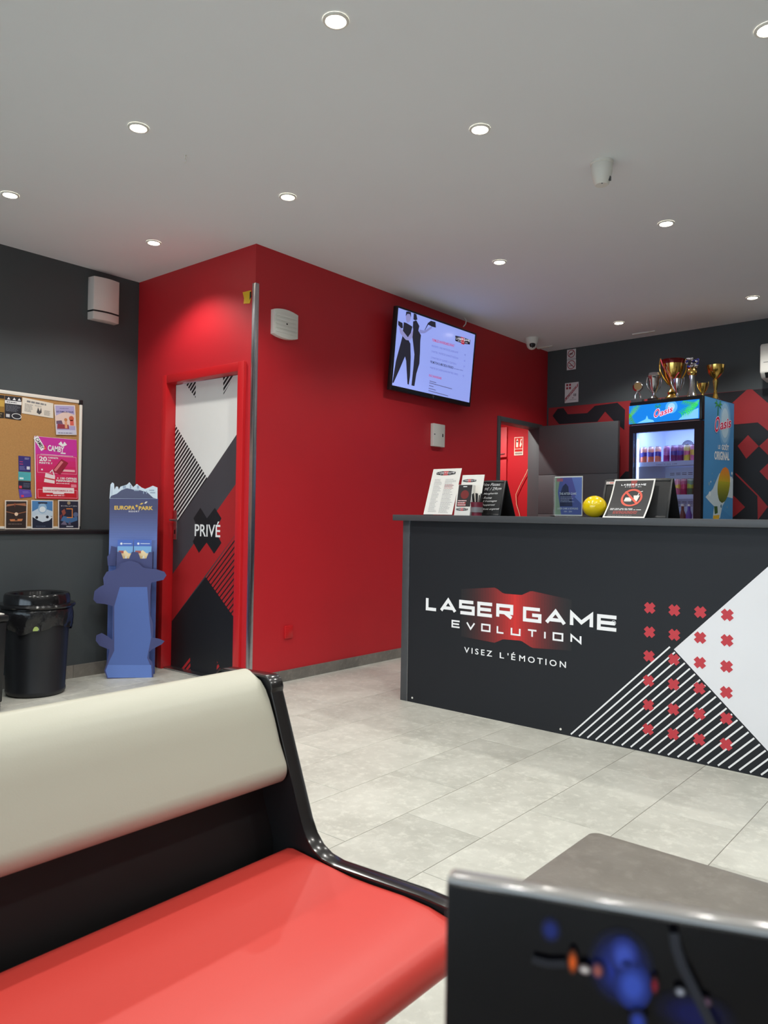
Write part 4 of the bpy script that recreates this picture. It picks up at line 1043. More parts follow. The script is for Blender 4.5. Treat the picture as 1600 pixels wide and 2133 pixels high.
# glass door
zg1 = FF.px(*cf(700, 470))[1]; gx0 = FF.px(*cf(150, 900))[0]; gx1 = FF.px(*cf(1195, 900))[0]; dz1 = zh0+.004; dz0 = .08
mb = MB(); mb.fbox(FF, 0, gx0, dz0, dz1, -.043, 0); mb.fbox(FF, gx1, FW_, dz0, dz1, -.043, 0); mb.fbox(FF, gx0, gx1, zg1, dz1, -.043, 0); mb.fbox(FF, gx0, gx1, dz0, dz0+.06, -.043, 0)
gd = mb.build('glass_door', m_black, fg)
mb = MB(); mb.fbox(FF, gx0, gx1, dz0+.06, zg1, -.022, -.017); mb.build('pane', clear_mat('fridge_glass', (.95, .97, 1.)), gd)
mb = MB(); mb.fbox(FF, .02, FW_-.02, dz1+.001, dz1+.007, -.03, -.002); mb.build('door_gap_strip', m_alu, gd)
# fan grille on the back liner
FBk = FF.shift(-FDp+.041)
gc = FBk.px(*cf(1090, 740))
m_gr = m_blackm
for k, r in enumerate((.052, .042, .032, .022)):
    mb = MB(); mb.tube([FBk.pt(gc[0]+r*math.cos(a), gc[1]+r*math.sin(a), .002) for a in [2*math.pi*i/24 for i in range(25)]], .0028, 6, caps=False); mb.build('fan_ring', m_gr, fg)
mb = MB(); mb.fbox(FBk, FBk.px(*cf(583, 600))[0]-.001, FBk.px(*cf(583, 600))[0]+.001, .3, zh0-.01, 0, .0015); mb.build('liner_seam', m_dgrey, fg)
for yy in (1195, 1222, 1690, 1722, 1755):
    v_ = FBk.px(*cf(900, yy))[1]; ua_ = FBk.px(*cf(790, yy))[0]
    for k in range(5):
        mb = MB(); mb.fbox(FBk, ua_+.055*k, ua_+.055*k+.04, v_-.0022, v_+.0022, 0, .0015); mb.build('vent_slot', m_gr, fg)
# LED strip inside the left door side
m_led = mat('fridge_led', (210, 228, 255), .3, emit=12., emit_rgb=(186, 210, 255))
FI = FF.shift(-.06)
lu = FI.px(*cf(225, 900))[0]; lz1 = FI.px(*cf(225, 620))[1]
mb = MB(); mb.fbox(FI, lu-.006, lu+.008, .35, lz1, -.012, 0); mb.build('led_strip', m_led, fg)
ld = bpy.data.lights.new('fridge_light', 'AREA'); ld.energy = 4.5; ld.color = (.42, .56, 1.0); ld.shape = 'RECTANGLE'; ld.size = .4; ld.size_y = .1
lo = bpy.data.objects.new('fridge_light', ld); COL.objects.link(lo); lo.parent = fg; lo.location = FF.pt(FW_/2, zh0-.006, -.12)-WORG[fg]; lo.rotation_euler = (math.radians(25), 0, -.125)
# shelves
FSh = FF.shift(-.075)
sz1 = FSh.px(*cf(700, 998))[1]; sz2 = FSh.px(*cf(1050, 1563))[1]; sz3 = sz2-(sz1-sz2)
for z in (sz1, sz2, sz3):
    mb = MB(); mb.fbox(FF, wt+.006, FW_-wt-.006, z-.008, z, -FDp+.05, -.075); s_ = mb.build('shelf', m_liner, fg)
    mb = MB(); mb.fbox(FF, wt+.006, FW_-wt-.006, z-.035, z+.002, -.075, -.070); mb.build('price_rail', mat('rail_blue', (176, 196, 232), .3), s_)
pr = Print(FF.shift(-.070)); a = FF.shift(-.07).px(*cf(548, 1062)); b = FF.shift(-.07).px(*cf(908, 1040))
pr.text('CANETTE 33CL 1,50€', a[0], a[1], b[0], a[1]+.012, (60, 74, 120), 1); pr.build('rail_label', fg)
# printed side of the fridge
c8 = crop(1380, 840, .1375)
pr = Print(FSD)
G = lambda *p: [FSD.px(*c8(*a)) for a in p]
pr.poly([(.05, .1), (FDp-.005, .1), (FDp-.005, FZ-.01), (.05, FZ-.01)], (72, 138, 192), 0)
pr.poly([(.05, .1), (FDp-.005, .1), (FDp-.005, 1.15), (.05, 1.35)], (66, 130, 186), 1)
for (r_, colr) in ((1., (104, 158, 204)), (.82, (138, 180, 212)), (.62, (176, 204, 222))):
    cu, cv = G((945, 300))[0]; pr.disc(cu, cv, .115*r_, colr, 2+int((1-r_)*10), 26, ry=.2*r_)
palm(pr, G((835, 215))[0], .17, 5, (58, 142, 70))
oasis(pr, G((790, 455), (862, 408), (790, 228)), G((870, 402), (1035, 362), (870, 262)), 8)
a, b, c = G((842, 690), (874, 692), (842, 632)); pr.textq('LE', (a, b, (a[0], c[1])), (226, 228, 230), 4, offset=.02)
a, b, c = G((894, 706), (1003, 720), (894, 606)); pr.textq('GOÛT', (a, b, (a[0], c[1])), (226, 228, 230), 4, offset=.03)
a, b, c = G((785, 855), (1010, 868), (785, 722)); pr.textq('ORIGINAL', (a, b, (a[0], c[1])), (226, 228, 230), 4, offset=.03)
# splash and a plain fruit
rd = random.Random(9)
pr.poly(G((650, 1420), (760, 1300), (860, 1060), (1010, 1100), (1115, 1130), (1118, 1400), (1060, 1440), (980, 1420), (905, 1560), (870, 1740), (760, 1740), (780, 1560), (720, 1500)), (190, 206, 216), 3)
for k in range(26):
    x, y = rd.uniform(660, 1110), rd.uniform(1060, 1600); pr.disc(*G((x, y))[0], rd.uniform(.006, .022), (214, 224, 230) if k % 2 else (112, 150, 180), 4, 8)
(a, b) = G((955, 965), (900, 1510)); cxm = ((a[0]+b[0])/2, (a[1]+b[1])/2); nf = 22; lenf = abs(a[1]-b[1])/2
for i in range(nf):
    s0, s1 = -1+2*i/nf, -1+2*(i+1)/nf; wv = lambda s: .115*math.sqrt(max(0, 1-s*s)); t_ = (i+.5)/nf
    colr = mixc((74, 88, 40), (168, 160, 40), min(1, t_*1.7)) if t_ < .6 else mixc((190, 160, 40), (222, 120, 52), (t_-.6)/.4)
    sk = (a[0]-b[0])/2
    pr.poly([(cxm[0]+sk*s0-wv(s0), cxm[1]+lenf*s0), (cxm[0]+sk*s0+wv(s0), cxm[1]+lenf*s0), (cxm[0]+sk*s1+wv(s1), cxm[1]+lenf*s1), (cxm[0]+sk*s1-wv(s1), cxm[1]+lenf*s1)], colr, 5)
pr.poly(G((770, 1700), (860, 1690), (850, 1780), (760, 1790)), (214, 170, 50), 5); pr.poly(G((780, 1560), (830, 1560), (835, 1660), (790, 1680)), (58, 92, 50), 5)
clampP(pr, .05, .1, FDp-.005, FZ-.01)
pr.build('side_print', rsw)

# cans: one sleek can, copied
m_canlid = mat('can_lid', (196, 198, 202), .25, 1.)
def can_mat(name, base, blob, seed):
    m = bpy.data.materials.new(name); m.use_nodes = True; nt = m.node_tree; N = nt.nodes; L = nt.links; b = N['Principled BSDF']
    tc = N.new('ShaderNodeTexCoord'); sx = N.new('ShaderNodeSeparateXYZ'); L.new(tc.outputs['Object'], sx.inputs[0])
    vo = N.new('ShaderNodeTexNoise'); vo.inputs['Scale'].default_value = 30; vo.inputs['Detail'].default_value = 1
    mp = N.new('ShaderNodeMapping'); mp.inputs['Location'].default_value = (seed, seed*2, seed)
    L.new(tc.outputs['Object'], mp.inputs[0]); L.new(mp.outputs[0], vo.inputs['Vector'])
    md = N.new('ShaderNodeMath'); md.operation = 'MULTIPLY_ADD'; md.inputs[1].default_value = 1/.132; L.new(sx.outputs['Z'], md.inputs[0])
    m2 = N.new('ShaderNodeMath'); m2.operation = 'MULTIPLY_ADD'; m2.inputs[1].default_value = .22; m2.inputs[2].default_value = -.11; L.new(vo.outputs['Fac'], m2.inputs[0]); L.new(m2.outputs[0], md.inputs[2])
    r = N.new('ShaderNodeValToRGB'); r.color_ramp.interpolation = 'CONSTANT'; r.color_ramp.elements[0].color = (*lin(base), 1)
    r.color_ramp.elements[1].position = .38; r.color_ramp.elements[1].color = (*lin(blob), 1)
    e = r.color_ramp.elements.new(.64); e.color = (*lin(mixc(base, (245, 240, 245), .35)), 1)
    e = r.color_ramp.elements.new(.86); e.color = (*lin(mixc(base, (245, 240, 245), .65)), 1)
    L.new(md.outputs[0], r.inputs[0]); L.new(r.outputs[0], b.inputs['Base Color']); b.inputs['Roughness'].default_value = .3; b.inputs['Metallic'].default_value = .2
    return m
CH_ = .132
cm_ = [can_mat('can_orange', (226, 122, 90), (70, 74, 170), 1), can_mat('can_purple', (150, 40, 120), (196, 120, 190), 3), can_mat('can_violet', (112, 30, 100), (70, 70, 160), 5), can_mat('can_yellow', (226, 196, 70), (216, 110, 150), 7), can_mat('can_pink', (222, 120, 160), (236, 200, 90), 9), can_mat('can_raspberry', (160, 24, 84), (200, 60, 110), 11), can_mat('can_green', (20, 92, 60), (150, 180, 60), 13), can_mat('can_mint', (120, 205, 180), (226, 90, 130), 15)]
mbc = MB(); mbc.lathe([(.022, 0), (.0265, .006), (.0265, CH_-.012), (.022, CH_-.002)], (0, 0, 0), 20); bmesh.ops.recalc_face_normals(mbc.bm, faces=mbc.bm.faces)
can_me = []
for m in cm_:
    me = bpy.data.meshes.new('can_body'); mbc.bm.to_mesh(me); me.materials.append(m); me.shade_smooth(); me.set_sharp_from_angle(angle=math.radians(40)); can_me.append(me)
mbl = MB(); mbl.lathe([(.0225, CH_-.003), (.0235, CH_), (.021, CH_), (.0195, CH_-.004), (0, CH_-.004)], (0, 0, 0), 20, cap=False); bmesh.ops.recalc_face_normals(mbl.bm, faces=mbl.bm.faces)
lid_me = bpy.data.meshes.new('can_lid'); mbl.bm.to_mesh(lid_me); lid_me.materials.append(m_canlid)
def can(kind, p, label, group, rot=0):
    t = thing('drink_can', p, label, 'can', group, rotz=rot)
    for nm, me in (('can_body', can_me[kind]), ('can_lid', lid_me)):
        o = bpy.data.objects.new(nm, me); COL.objects.link(o); o.parent = t; WORG[o] = WORG[t]
FCn = FF.shift(-.11)
pv_ = -1
for i, (x, kd, lab) in enumerate(((340, 0, 'orange drink can at the left end of the upper fridge shelf'), (460, 0, 'orange drink can, second from the left on the upper fridge shelf'), (582, 0, 'orange drink can, third from the left on the upper fridge shelf'), (730, 1, 'light purple drink can beside the three orange cans'),
        (852, 2, 'dark violet drink can, left of the violet pair on the upper shelf'), (965, 2, 'dark violet drink can, right of the violet pair on the upper shelf'), (1080, 3, 'yellow drink can on the upper fridge shelf'), (1190, 4, 'pink drink can at the right end of the upper fridge shelf'))):
    u_ = max(FCn.px(*cf(x, 870))[0], pv_+.0545); pv_ = u_; can(kd, FF.pt(u_, sz1+.0005, -.11), lab, 'cans on the upper fridge shelf', i*1.3)
pv_ = -1
for i, (x, kd, lab) in enumerate(((915, 4, 'pink and yellow drink can at the left of the lower fridge shelf'), (1015, 5, 'raspberry drink can on the lower fridge shelf'), (1105, 6, 'green drink can on the lower fridge shelf'), (1200, 7, 'mint green drink can at the right of the lower fridge shelf'))):
    u_ = max(FCn.px(*cf(x, 1420))[0], pv_+.0545); pv_ = u_; can(kd, FF.pt(u_, sz2+.0005, -.11), lab, 'cans on the lower fridge shelf', i*1.9)
pv_ = -1
for i, (x, colr, lab) in enumerate(((1000, (90, 60, 56), 'small dark bottle on the lowest visible fridge shelf'), (1075, (64, 70, 170), 'small blue bottle on the lowest visible fridge shelf'), (1150, (176, 186, 220), 'small clear bottle on the lowest visible fridge shelf'))):
    u_ = max(FCn.px(*cf(x, 1900))[0], pv_+.054); pv_ = u_; p = FF.pt(u_, sz3+.0005, -.11); t = thing('drink_bottle', p, lab, 'bottle', 'bottles in the fridge')
    mb = MB(); mb.lathe([(.024, 0), (.026, .005), (.026, .11), (.012, .15), (.011, .185)], p, 18); mb.build('bottle_body', mat('bottle_%d' % i, colr, .15, var=.1), t)
    mb = MB(); mb.lathe([(.013, .183), (.013, .2)], p, 14); mb.build('cap', m_white, t)

# ------------------------------------------------------------------ trophies on the fridge
def on_top(x, d):
    """spot on the fridge top, d behind its front edge, under photo column x"""
    lo_, hi_ = .0, FW_
    for _ in range(40):
        mid = (lo_+hi_)/2; q_ = FF.pt(mid, FZ, -d)-CAM
        if 800+F_PX*q_.dot(RIGHT)/q_.dot(FWD) < x: lo_ = mid
        else: hi_ = mid
    return FF.pt(min(max(lo_, .045), FW_-.05), FZ+.0005, -d)
m_marb = mat('trophy_base_dark', (58, 46, 44), .3, var=.3, scale=30); m_gbase = mat('trophy_base_grey', (120, 118, 120), .3, var=.2, scale=30)
def handles(mb, p, r0, z0, r1, z1, bulge, rad=.003, dirv=None):
    dv = (dirv or RIGHT).copy(); dv.z = 0; dv.normalize()
    for s in (-1, 1):
        pts = []
        for k in range(9):
            t_ = k/8; r = r0+(r1-r0)*t_+bulge*math.sin(math.pi*t_); pts.append(p+dv*(s*r)+Vector((0, 0, z0+(z1-z0)*t_)))
        mb.tube(pts, rad, 7)
# 1 globe award
p = on_top(1322, .05); t = thing('globe_trophy', p, 'small silver globe trophy at the left end of the fridge top', 'trophy', 'trophies on the fridge'); t.scale = (1.12,)*3
mb = MB(); mb.box(p.x-.042, p.x+.042, p.y-.028, p.y+.028, p.z, p.z+.028); mb.build('base', m_gbase, t, bevel=.003)
mb = MB(); mb.tube([p+Vector((-.022, 0, .028)), p+Vector((-.02, 0, .06)), p+Vector((0, 0, .088))], .006, 8); mb.tube([p+Vector((.022, 0, .028)), p+Vector((.02, 0, .06)), p+Vector((0, 0, .088))], .006, 8); mb.build('legs', m_silver, t)
mb = MB(); mb.sphere(p+Vector((0, 0, .122)), .04, 1, .55, 1); mb.build('globe', m_silver, t, angle=180)
dv = (CAM-p); dv.z = 0; dv.normalize(); FG = Frame(p+Vector((0, 0, .122))+dv*.024, Vector((-dv.y, dv.x, 0)))
mb = MB(); mb.prism(FG, [(.028*math.cos(a), .028*math.sin(a)) for a in [2*math.pi*k/20 for k in range(20)]], -.004, .003); mb.build('medal', mat('bronze_disc', (176, 140, 96), .3, .6), t)
# 2 silver two-handled cup
p = on_top(1362, .12); t = thing('silver_cup', p, 'silver two-handled trophy cup left of the large one', 'trophy', 'trophies on the fridge'); t.scale = (1.12,)*3
mb = MB(); mb.box(p.x-.036, p.x+.036, p.y-.036, p.y+.036, p.z, p.z+.03); mb.build('base', m_marb, t, bevel=.002)
mb = MB(); mb.lathe([(.032, .03), (.028, .036), (.012, .05), (.01, .07), (.02, .09), (.034, .13), (.04, .175), (.046, .19), (.042, .19)], p); cupo = mb.build('cup', m_silver, t)
mb = MB(); handles(mb, p, .02, .075, .05, .19, .018, .0035); mb.build('handles', m_silver, t)
mb = MB(); mb.lathe([(.04, .19), (.046, .2), (.038, .222), (.014, .228), (.0, .23)], p, cap=False); mb.build('lid', m_silver, t)
# 3 large gold and red cup with ribbon
p = on_top(1401, .26); t = thing('large_gold_cup', p, 'tallest trophy, a gold and dark red two-handled cup with ribbon', 'trophy', 'trophies on the fridge'); t.scale = (1.2,)*3
m_dred = mat('enamel_red', (110, 24, 26), .18, .5, var=.2, scale=20)
mb = MB(); mb.box(p.x-.055, p.x+.055, p.y-.045, p.y+.045, p.z, p.z+.03); mb.build('base', m_marb, t, bevel=.003)
mb = MB(); mb.lathe([(.052, .03), (.05, .04), (.03, .06), (.036, .075), (.02, .095), (.016, .12)], p); mb.build('foot', m_gold, t)
mb = MB(); mb.lathe([(.016, .12), (.03, .135), (.056, .185), (.07, .235), (.075, .275)], p, cap=False); mb.build('bowl', m_gold, t)
mb = MB(); mb.lathe([(.0752, .275), (.078, .3), (.082, .306), (.076, .306), (.07, .28)], p, cap=False); mb.build('rim_band', m_dred, t)
mb = MB(); handles(mb, p, .03, .13, .088, .315, .03, .005); mb.build('handles', m_gold, t)
for s in (-1, 1):
    dv = RIGHT.copy(); dv.z = 0; dv.normalize(); fw = (CAM-p); fw.z = 0; fw.normalize()
    pts = [p+dv*(s*.088)+Vector((0, 0, .31)), p+dv*(s*.07)+fw*.045+Vector((0, 0, .25)), p+dv*(s*.03)+fw*.068+Vector((0, 0, .19)), p+dv*(s*.004)+fw*.06+Vector((0, 0, .145))]
    mb = MB()
    for a, b in zip(pts, pts[1:]):
        nn = Vector((0, 0, .006)); mb.hexa([a-nn, b-nn, b-nn+fw*.002, a-nn+fw*.002, a+nn, b+nn, b+nn+fw*.002, a+nn+fw*.002])
    mb.build('ribbon', mat('ribbon_pink', (204, 72, 92), .5), t)
# 4 small silver cup in front
p = on_top(1411, .06); t = thing('small_silver_cup', p, 'small silver cup with tall handles in front of the large gold cup', 'trophy', 'trophies on the fridge'); t.scale = (1.15,)*3
mb = MB(); mb.lathe([(.028, 0), (.03, .006), (.012, .016), (.008, .035), (.014, .05), (.026, .075), (.033, .115), (.036, .14), (.033, .14)], p); mb.build('cup', m_silver, t)
mb = MB(); handles(mb, p, .01, .045, .046, .155, .012, .003); mb.build('handles', m_silver, t)
# 5 silver column with ball of stars
p = on_top(1441, .12); t = thing('silver_column_trophy', p, 'tall silver column trophy topped with a blue and silver cluster', 'trophy', 'trophies on the fridge'); t.scale = (1.12,)*3
mb = MB(); mb.lathe([(.044, 0), (.044, .01), (.034, .02), (.022, .06), (.018, .12), (.024, .165)], p); mb.build('column', m_silver, t)
mb = MB(); mb.lathe([(.024, .165), (.032, .175), (.034, .195), (.028, .21), (.032, .22)], p); mb.build('gold_collar', m_gold, t)
rd = random.Random(5); mbs, mbb = MB(), MB()
for k in range(26):
    a = rd.uniform(0, 6.28); z = rd.uniform(.222, .285); r = .03+.012*(z-.222)/.06
    (mbb if k % 3 == 0 else mbs).sphere(p+Vector((r*math.cos(a), r*math.sin(a), z)), .0095, u=8, v=6)
mbs.build('silver_beads', m_silver, t); mbb.build('blue_beads', mat('blue_metal', (60, 62, 140), .2, .7), t)
# 6 small gold cup
p = on_top(1464, .20); t = thing('small_gold_cup', p, 'small plain gold cup between the column and the gold goblet', 'trophy', 'trophies on the fridge'); t.scale = (1.2,)*3
mb = MB(); mb.lathe([(.026, 0), (.026, .008), (.01, .018), (.008, .035), (.018, .055), (.03, .095), (.032, .105), (.029, .105)], p); mb.build('cup', m_gold, t)
mb = MB(); handles(mb, p, .01, .04, .038, .118, .01, .0028); mb.build('handles', m_gold, t)
# 7 gold goblet
p = on_top(1490, .42); t = thing('gold_goblet', p, 'gold goblet trophy on a twisted stem at the right end', 'trophy', 'trophies on the fridge'); t.scale = (1.22,)*3
mb = MB(); mb.box(p.x-.034, p.x+.034, p.y-.034, p.y+.034, p.z, p.z+.018); mb.build('base', m_marb, t, bevel=.002)
mb = MB(); mb.lathe([(.022, .018), (.014, .05), (.01, .08), (.016, .12), (.02, .145), (.01, .16)], p, 8); mb.build('stem', m_gold, t, smooth=False)
mb = MB(); mb.lathe([(.01, .158), (.03, .175), (.05, .2), (.058, .235), (.06, .25), (.056, .25), (.048, .21), (.0, .175)], p); mb.build('bowl', m_gold, t)

# ================================================================== left: cork board, papers, siren
FW = Frame((XG, 0, 0), (0, 1, 0))
m_cork = mat('cork', (178, 132, 78), .85, var=.18, scale=120, bump=.3, bscale=220)
cc = crop(0, 800, .2125)
FWb = FW.shift(.018)
yr = FWb.px(165, 960)[0]; zt_ = FWb.px(157, 836)[1]; yl = 1.45; zb_ = .991
cbd = thing('cork_board', (XG, (yl+yr)/2, zb_), 'cork notice board with a pale aluminium edge above the black ledge', 'notice board')
mb = MB(); mb.fbox(FW, yl, yr, zb_, zt_, 0, .014); mb.build('cork_panel', m_cork, cbd)
m_ed = mat('board_edge_pale', (226, 222, 212), .35, var=.03)
for a, b, c, d in ((yl, yr, zt_-.012, zt_+.012), (yr-.004, yr+.016, zb_, zt_-.012), (yl, yr, zb_, zb_+.018)):
    mb = MB(); mb.fbox(FW, a, b, c, d, .0, .02); mb.build('edge_rail', m_ed, cbd, bevel=.003)
mb = MB(); mb.fbox(FW, yr-.012, yr+.018, zt_-.02, zt_+.014, .0, .022); mb.build('corner_cap', m_black, cbd, bevel=.003)
mb = MB(); mb.fbox(FW, yr-.012, yr+.018, zb_, zb_+.02, .0, .022); mb.build('corner_cap', m_black, cbd, bevel=.003)
FPp = FW.shift(.0150)
def paper(name, label, quad, rgb, draw, cat='poster', cv=cc, border=None, h=0., vmin=None):
    """quad in crop px: BL BR TR TL"""
    fr = FPp.shift(h)
    P_ = [fr.px(*cv(*p)) for p in quad]
    if vmin is not None: P_[0] = (P_[0][0], vmin); P_[1] = (P_[1][0], vmin)
    cu = sum(p[0] for p in P_)/4; lo_ = min(p[1] for p in P_)
    t_ = thing(name, fr.pt(cu, lo_), label, cat)
    mb_ = MB(); mb_.prism(fr, P_, 0, .0008); s_ = mb_.build('sheet', ink(border or rgb), t_)
    def ex_(x, y):
        b_, t__ = Vector(P_[0]).lerp(Vector(P_[1]), x), Vector(P_[3]).lerp(Vector(P_[2]), x); return tuple(b_.lerp(t__, y))
    pr_ = Print(fr.shift(.0008)); pr_.ex = ex_
    bd = .05 if border else 0.
    pr_.poly([ex_(bd, bd*.7), ex_(1-bd, bd*.7), ex_(1-bd, 1-bd*.7), ex_(bd, 1-bd*.7)], rgb, 0)
    draw(pr_, ex_)
    pr_.build('print', s_)
def bars(pr, ex, x0, y0, x1, y1, n, rgb, L=2, seed=1, fill=.5):
    rd_ = random.Random(seed)
    for i in range(n):
        ya, yb_ = y1-(y1-y0)*(i+.5+fill/2)/n, y1-(y1-y0)*(i+.5-fill/2)/n; e = x0+(x1-x0)*rd_.uniform(.7, 1)
        x = x0
        while x < e:
            w_ = (x1-x0)*rd_.uniform(.06, .2); x2 = min(e, x+w_); pr.poly([ex(x, ya), ex(x2, ya), ex(x2, yb_), ex(x, yb_)], rgb, L); x = x2+(x1-x0)*.03
def R4(ex, x0, y0, x1, y1): return [ex(x0, y0), ex(x1, y0), ex(x1, y1), ex(x0, y1)]
def txt(pr, ex, s, x0, y0, x1, y1, rgb, L=3, off=.015): pr.textq(s, (ex(x0, y0), ex(x1, y0), ex(x0, y1)), rgb, L, offset=off)
def d_gold(pr, ex):
    pr.poly(R4(ex, 0, .25, 1, .85), (150, 112, 40), 1); pr.poly(R4(ex, .2, .5, 1, .78), (196, 158, 70), 2); bars(pr, ex, .1, .05, .9, .2, 3, (190, 170, 130), 2, 2)
paper('gold_flyer', 'black and gold flyer cut by the left photo edge', ((-130, 322), (38, 333), (42, 112), (-125, 90)), (38, 30, 24), d_gold)
def d_black(pr, ex):
    pr.poly(R4(ex, .0, .66, 1, .8), (226, 226, 226), 1); bars(pr, ex, .1, .7, .9, .76, 1, (70, 70, 76), 2, 3, .6)
    for x in (.12, .45, .75): pr.poly([ex(x, .84), ex(x+.1, .95), ex(x+.2, .84)], (225, 225, 228), 2)
    bars(pr, ex, .06, .32, .94, .62, 9, (130, 134, 146), 2, 4, .35)
    c_ = [ex(.72+.28*math.cos(a), .15+.11*math.sin(a)) for a in [2*math.pi*k/22 for k in range(23)]]; pr.line(c_, .004, (226, 226, 226), 2); pr.poly(R4(ex, .08, .06, .3, .2), (205, 205, 208), 2)
paper('black_flyer', 'black flyer with white band pinned at the top of the cork board', ((45, 333), (205, 356), (213, 130), (48, 112)), (34, 36, 44), d_black)
def d_ticket(pr, ex):
    bars(pr, ex, .14, .74, .84, .88, 1, (128, 128, 128), 2, 5, .8); bars(pr, ex, .08, .14, .36, .66, 6, (120, 120, 122), 2, 6, .4); bars(pr, ex, .7, .1, .95, .45, 5, (120, 120, 122), 2, 7, .4)
    pr.poly([ex(.46, .2), ex(.5, .55), ex(.56, .3), ex(.6, .58), ex(.62, .25), ex(.55, .1)], (70, 70, 72), 2); bars(pr, ex, .4, .58, .68, .68, 2, (140, 140, 142), 2, 8, .4)
paper('paper_ticket', 'white paper ticket drooping from the top of the cork board', ((212, 285), (522, 336), (522, 190), (220, 130)), (224, 216, 202), d_ticket)
def d_lav(pr, ex):
    pr.poly([ex(0, .45), ex(.0, .62), ex(.5, .78), ex(1, .66), ex(1, .3), ex(.6, .3)], (226, 200, 190), 1); pr.poly([ex(.06, .2), ex(.64, .2), ex(.62, .34), ex(.1, .36)], (150, 54, 66), 2); pr.poly([ex(.04, .36), ex(.35, .36), ex(.3, .48), ex(.05, .46)], (110, 84, 110), 2)
    pr.disc(*ex(.5, .5), .012, (196, 130, 80), 3, 12); pr.disc(*ex(.78, .55), .018, (200, 96, 66), 3, 12); pr.poly(R4(ex, .7, .32, .88, .5), (214, 96, 84), 3); pr.poly(R4(ex, .44, .22, .56, .44), (222, 160, 120), 3)
    txt(pr, ex, 'LES FAMILLES TOUR', .08, .74, .9, .795, (66, 58, 120), 3); bars(pr, ex, .25, .86, .75, .9, 1, (130, 124, 168), 2, 9, .6); pr.poly(R4(ex, .02, .02, .98, .16), (204, 206, 226), 1); bars(pr, ex, .1, .04, .9, .08, 1, (110, 110, 140), 2, 10, .6)
paper('lavender_poster', 'lavender family event poster at the top right of the cork board', ((550, 496), (752, 500), (735, 208), (530, 200)), (172, 164, 206), d_lav, border=(224, 216, 214), h=.0058)
def d_pink(pr, ex):
    for i in range(7): pr.poly(R4(ex, .02, .63-.09*i, 1, .63-.09*i+.09), mixc((212, 44, 140), (202, 20, 40), (i+1)/8), 1)
    pr.poly(R4(ex, .02, .72, 1, .995), (202, 48, 158), 1); pr.poly(R4(ex, .02, .0, 1, .09), (200, 20, 38), 1)
    pr.textq('CAMBY', (ex(.3, .78), ex(.68, .765), ex(.31, .875)), WT, 4, offset=.03); pr.poly([ex(.55, .9), ex(.62, .95), ex(.66, .9), ex(.7, .95), ex(.76, .9), ex(.66, .86)], WT, 4); pr.poly(R4(ex, .6, .745, .72, .765), WT, 4)
    A_, B_ = ex(.03, .985), ex(.2, .79); pr.line([A_, B_], .035, WT, 4); dv = (Vector(B_)-Vector(A_)).normalized(); nv_ = Vector((-dv.y, dv.x))
    pr.textq('CAMBY', (tuple(Vector(A_)-nv_*.012+dv*.01), tuple(Vector(B_)-nv_*.012-dv*.008), tuple(Vector(A_)+nv_*.012+dv*.01)), (40, 20, 34), 5, offset=.02); txt(pr, ex, '&', .21, .79, .28, .86, (230, 60, 60), 5)
    pr.poly(R4(ex, .13, .712, .9, .718), WT, 3)
    for (x0, y0, x1, y1) in ((.06, .42, .97, .7), (.06, .02, .97, .15)): pr.line([ex(x0, y0), ex(x1, y0), ex(x1, y1), ex(x0, y1), ex(x0, y0)], .0025, (240, 170, 190), 3)
    txt(pr, ex, '20', .1, .605, .28, .68, WT, 4, .03); txt(pr, ex, 'CARNETS', .3, .655, .54, .68, WT, 4, .03); txt(pr, ex, 'DE', .3, .61, .37, .635, WT, 4, .03); txt(pr, ex, 'RESTE ?', .1, .565, .4, .592, WT, 4, .03)
    pr.poly([ex(.4, .46), ex(.62, .66), ex(.78, .6), ex(.58, .4)], (150, 26, 54), 4); pr.poly([ex(.43, .47), ex(.61, .63), ex(.66, .61), ex(.48, .45)], (220, 120, 130), 5); pr.poly(R4(ex, .64, .455, .93, .49), (244, 180, 190), 4)
    txt(pr, ex, '+ 150 OFFRES', .5, .325, .97, .36, WT, 4, .03); txt(pr, ex, 'PERMANENTES', .48, .285, .97, .318, WT, 4, .03); bars(pr, ex, .48, .245, .8, .27, 1, (236, 190, 196), 4, 2, .6)
    pr.poly([ex(.2, .27), ex(.24, .42), ex(.46, .38), ex(.44, .25)], (238, 220, 222), 4); pr.poly([ex(.2, .33), ex(.46, .3), ex(.46, .32), ex(.2, .35)], (200, 30, 50), 5); pr.line([ex(.34, .43), ex(.4, .47), ex(.44, .38)], .006, WT, 4); pr.disc(*ex(.16, .47), .006, WT, 4, 10)
    pr.poly(R4(ex, .17, .1, .9, .19), (240, 220, 222), 4); txt(pr, ex, 'LUNDI 8 SEPTEMBRE À 17H', .21, .125, .86, .155, (196, 30, 60), 5, .02); pr.poly(R4(ex, .4, .08, .66, .1), (240, 220, 222), 4); bars(pr, ex, .25, .045, .8, .07, 1, (240, 200, 206), 4, 3, .6); pr.poly(R4(ex, .83, .2, .96, .25), (232, 130, 150), 4)
paper('pink_poster', 'large pink and red voucher poster on the right of the cork board', ((345, 1122), (768, 1132), (750, 545), (335, 508)), (206, 24, 70), d_pink, border=(232, 220, 224), h=.0058)
def d_blue(pr, ex):
    bars(pr, ex, .5, .78, .95, .92, 2, (190, 190, 225), 2, 11, .4); bars(pr, ex, .08, .4, .4, .7, 2, (226, 70, 120), 2, 12, .25); bars(pr, ex, .08, .1, .6, .35, 4, (150, 150, 205), 2, 13, .35); pr.poly(R4(ex, .66, .14, .92, .34), (214, 214, 226), 2)
paper('blue_card', 'dark blue card, topmost of the four small cards on the cork board', ((183, 855), (300, 860), (300, 712), (180, 702)), (50, 44, 118), d_blue, 'card')
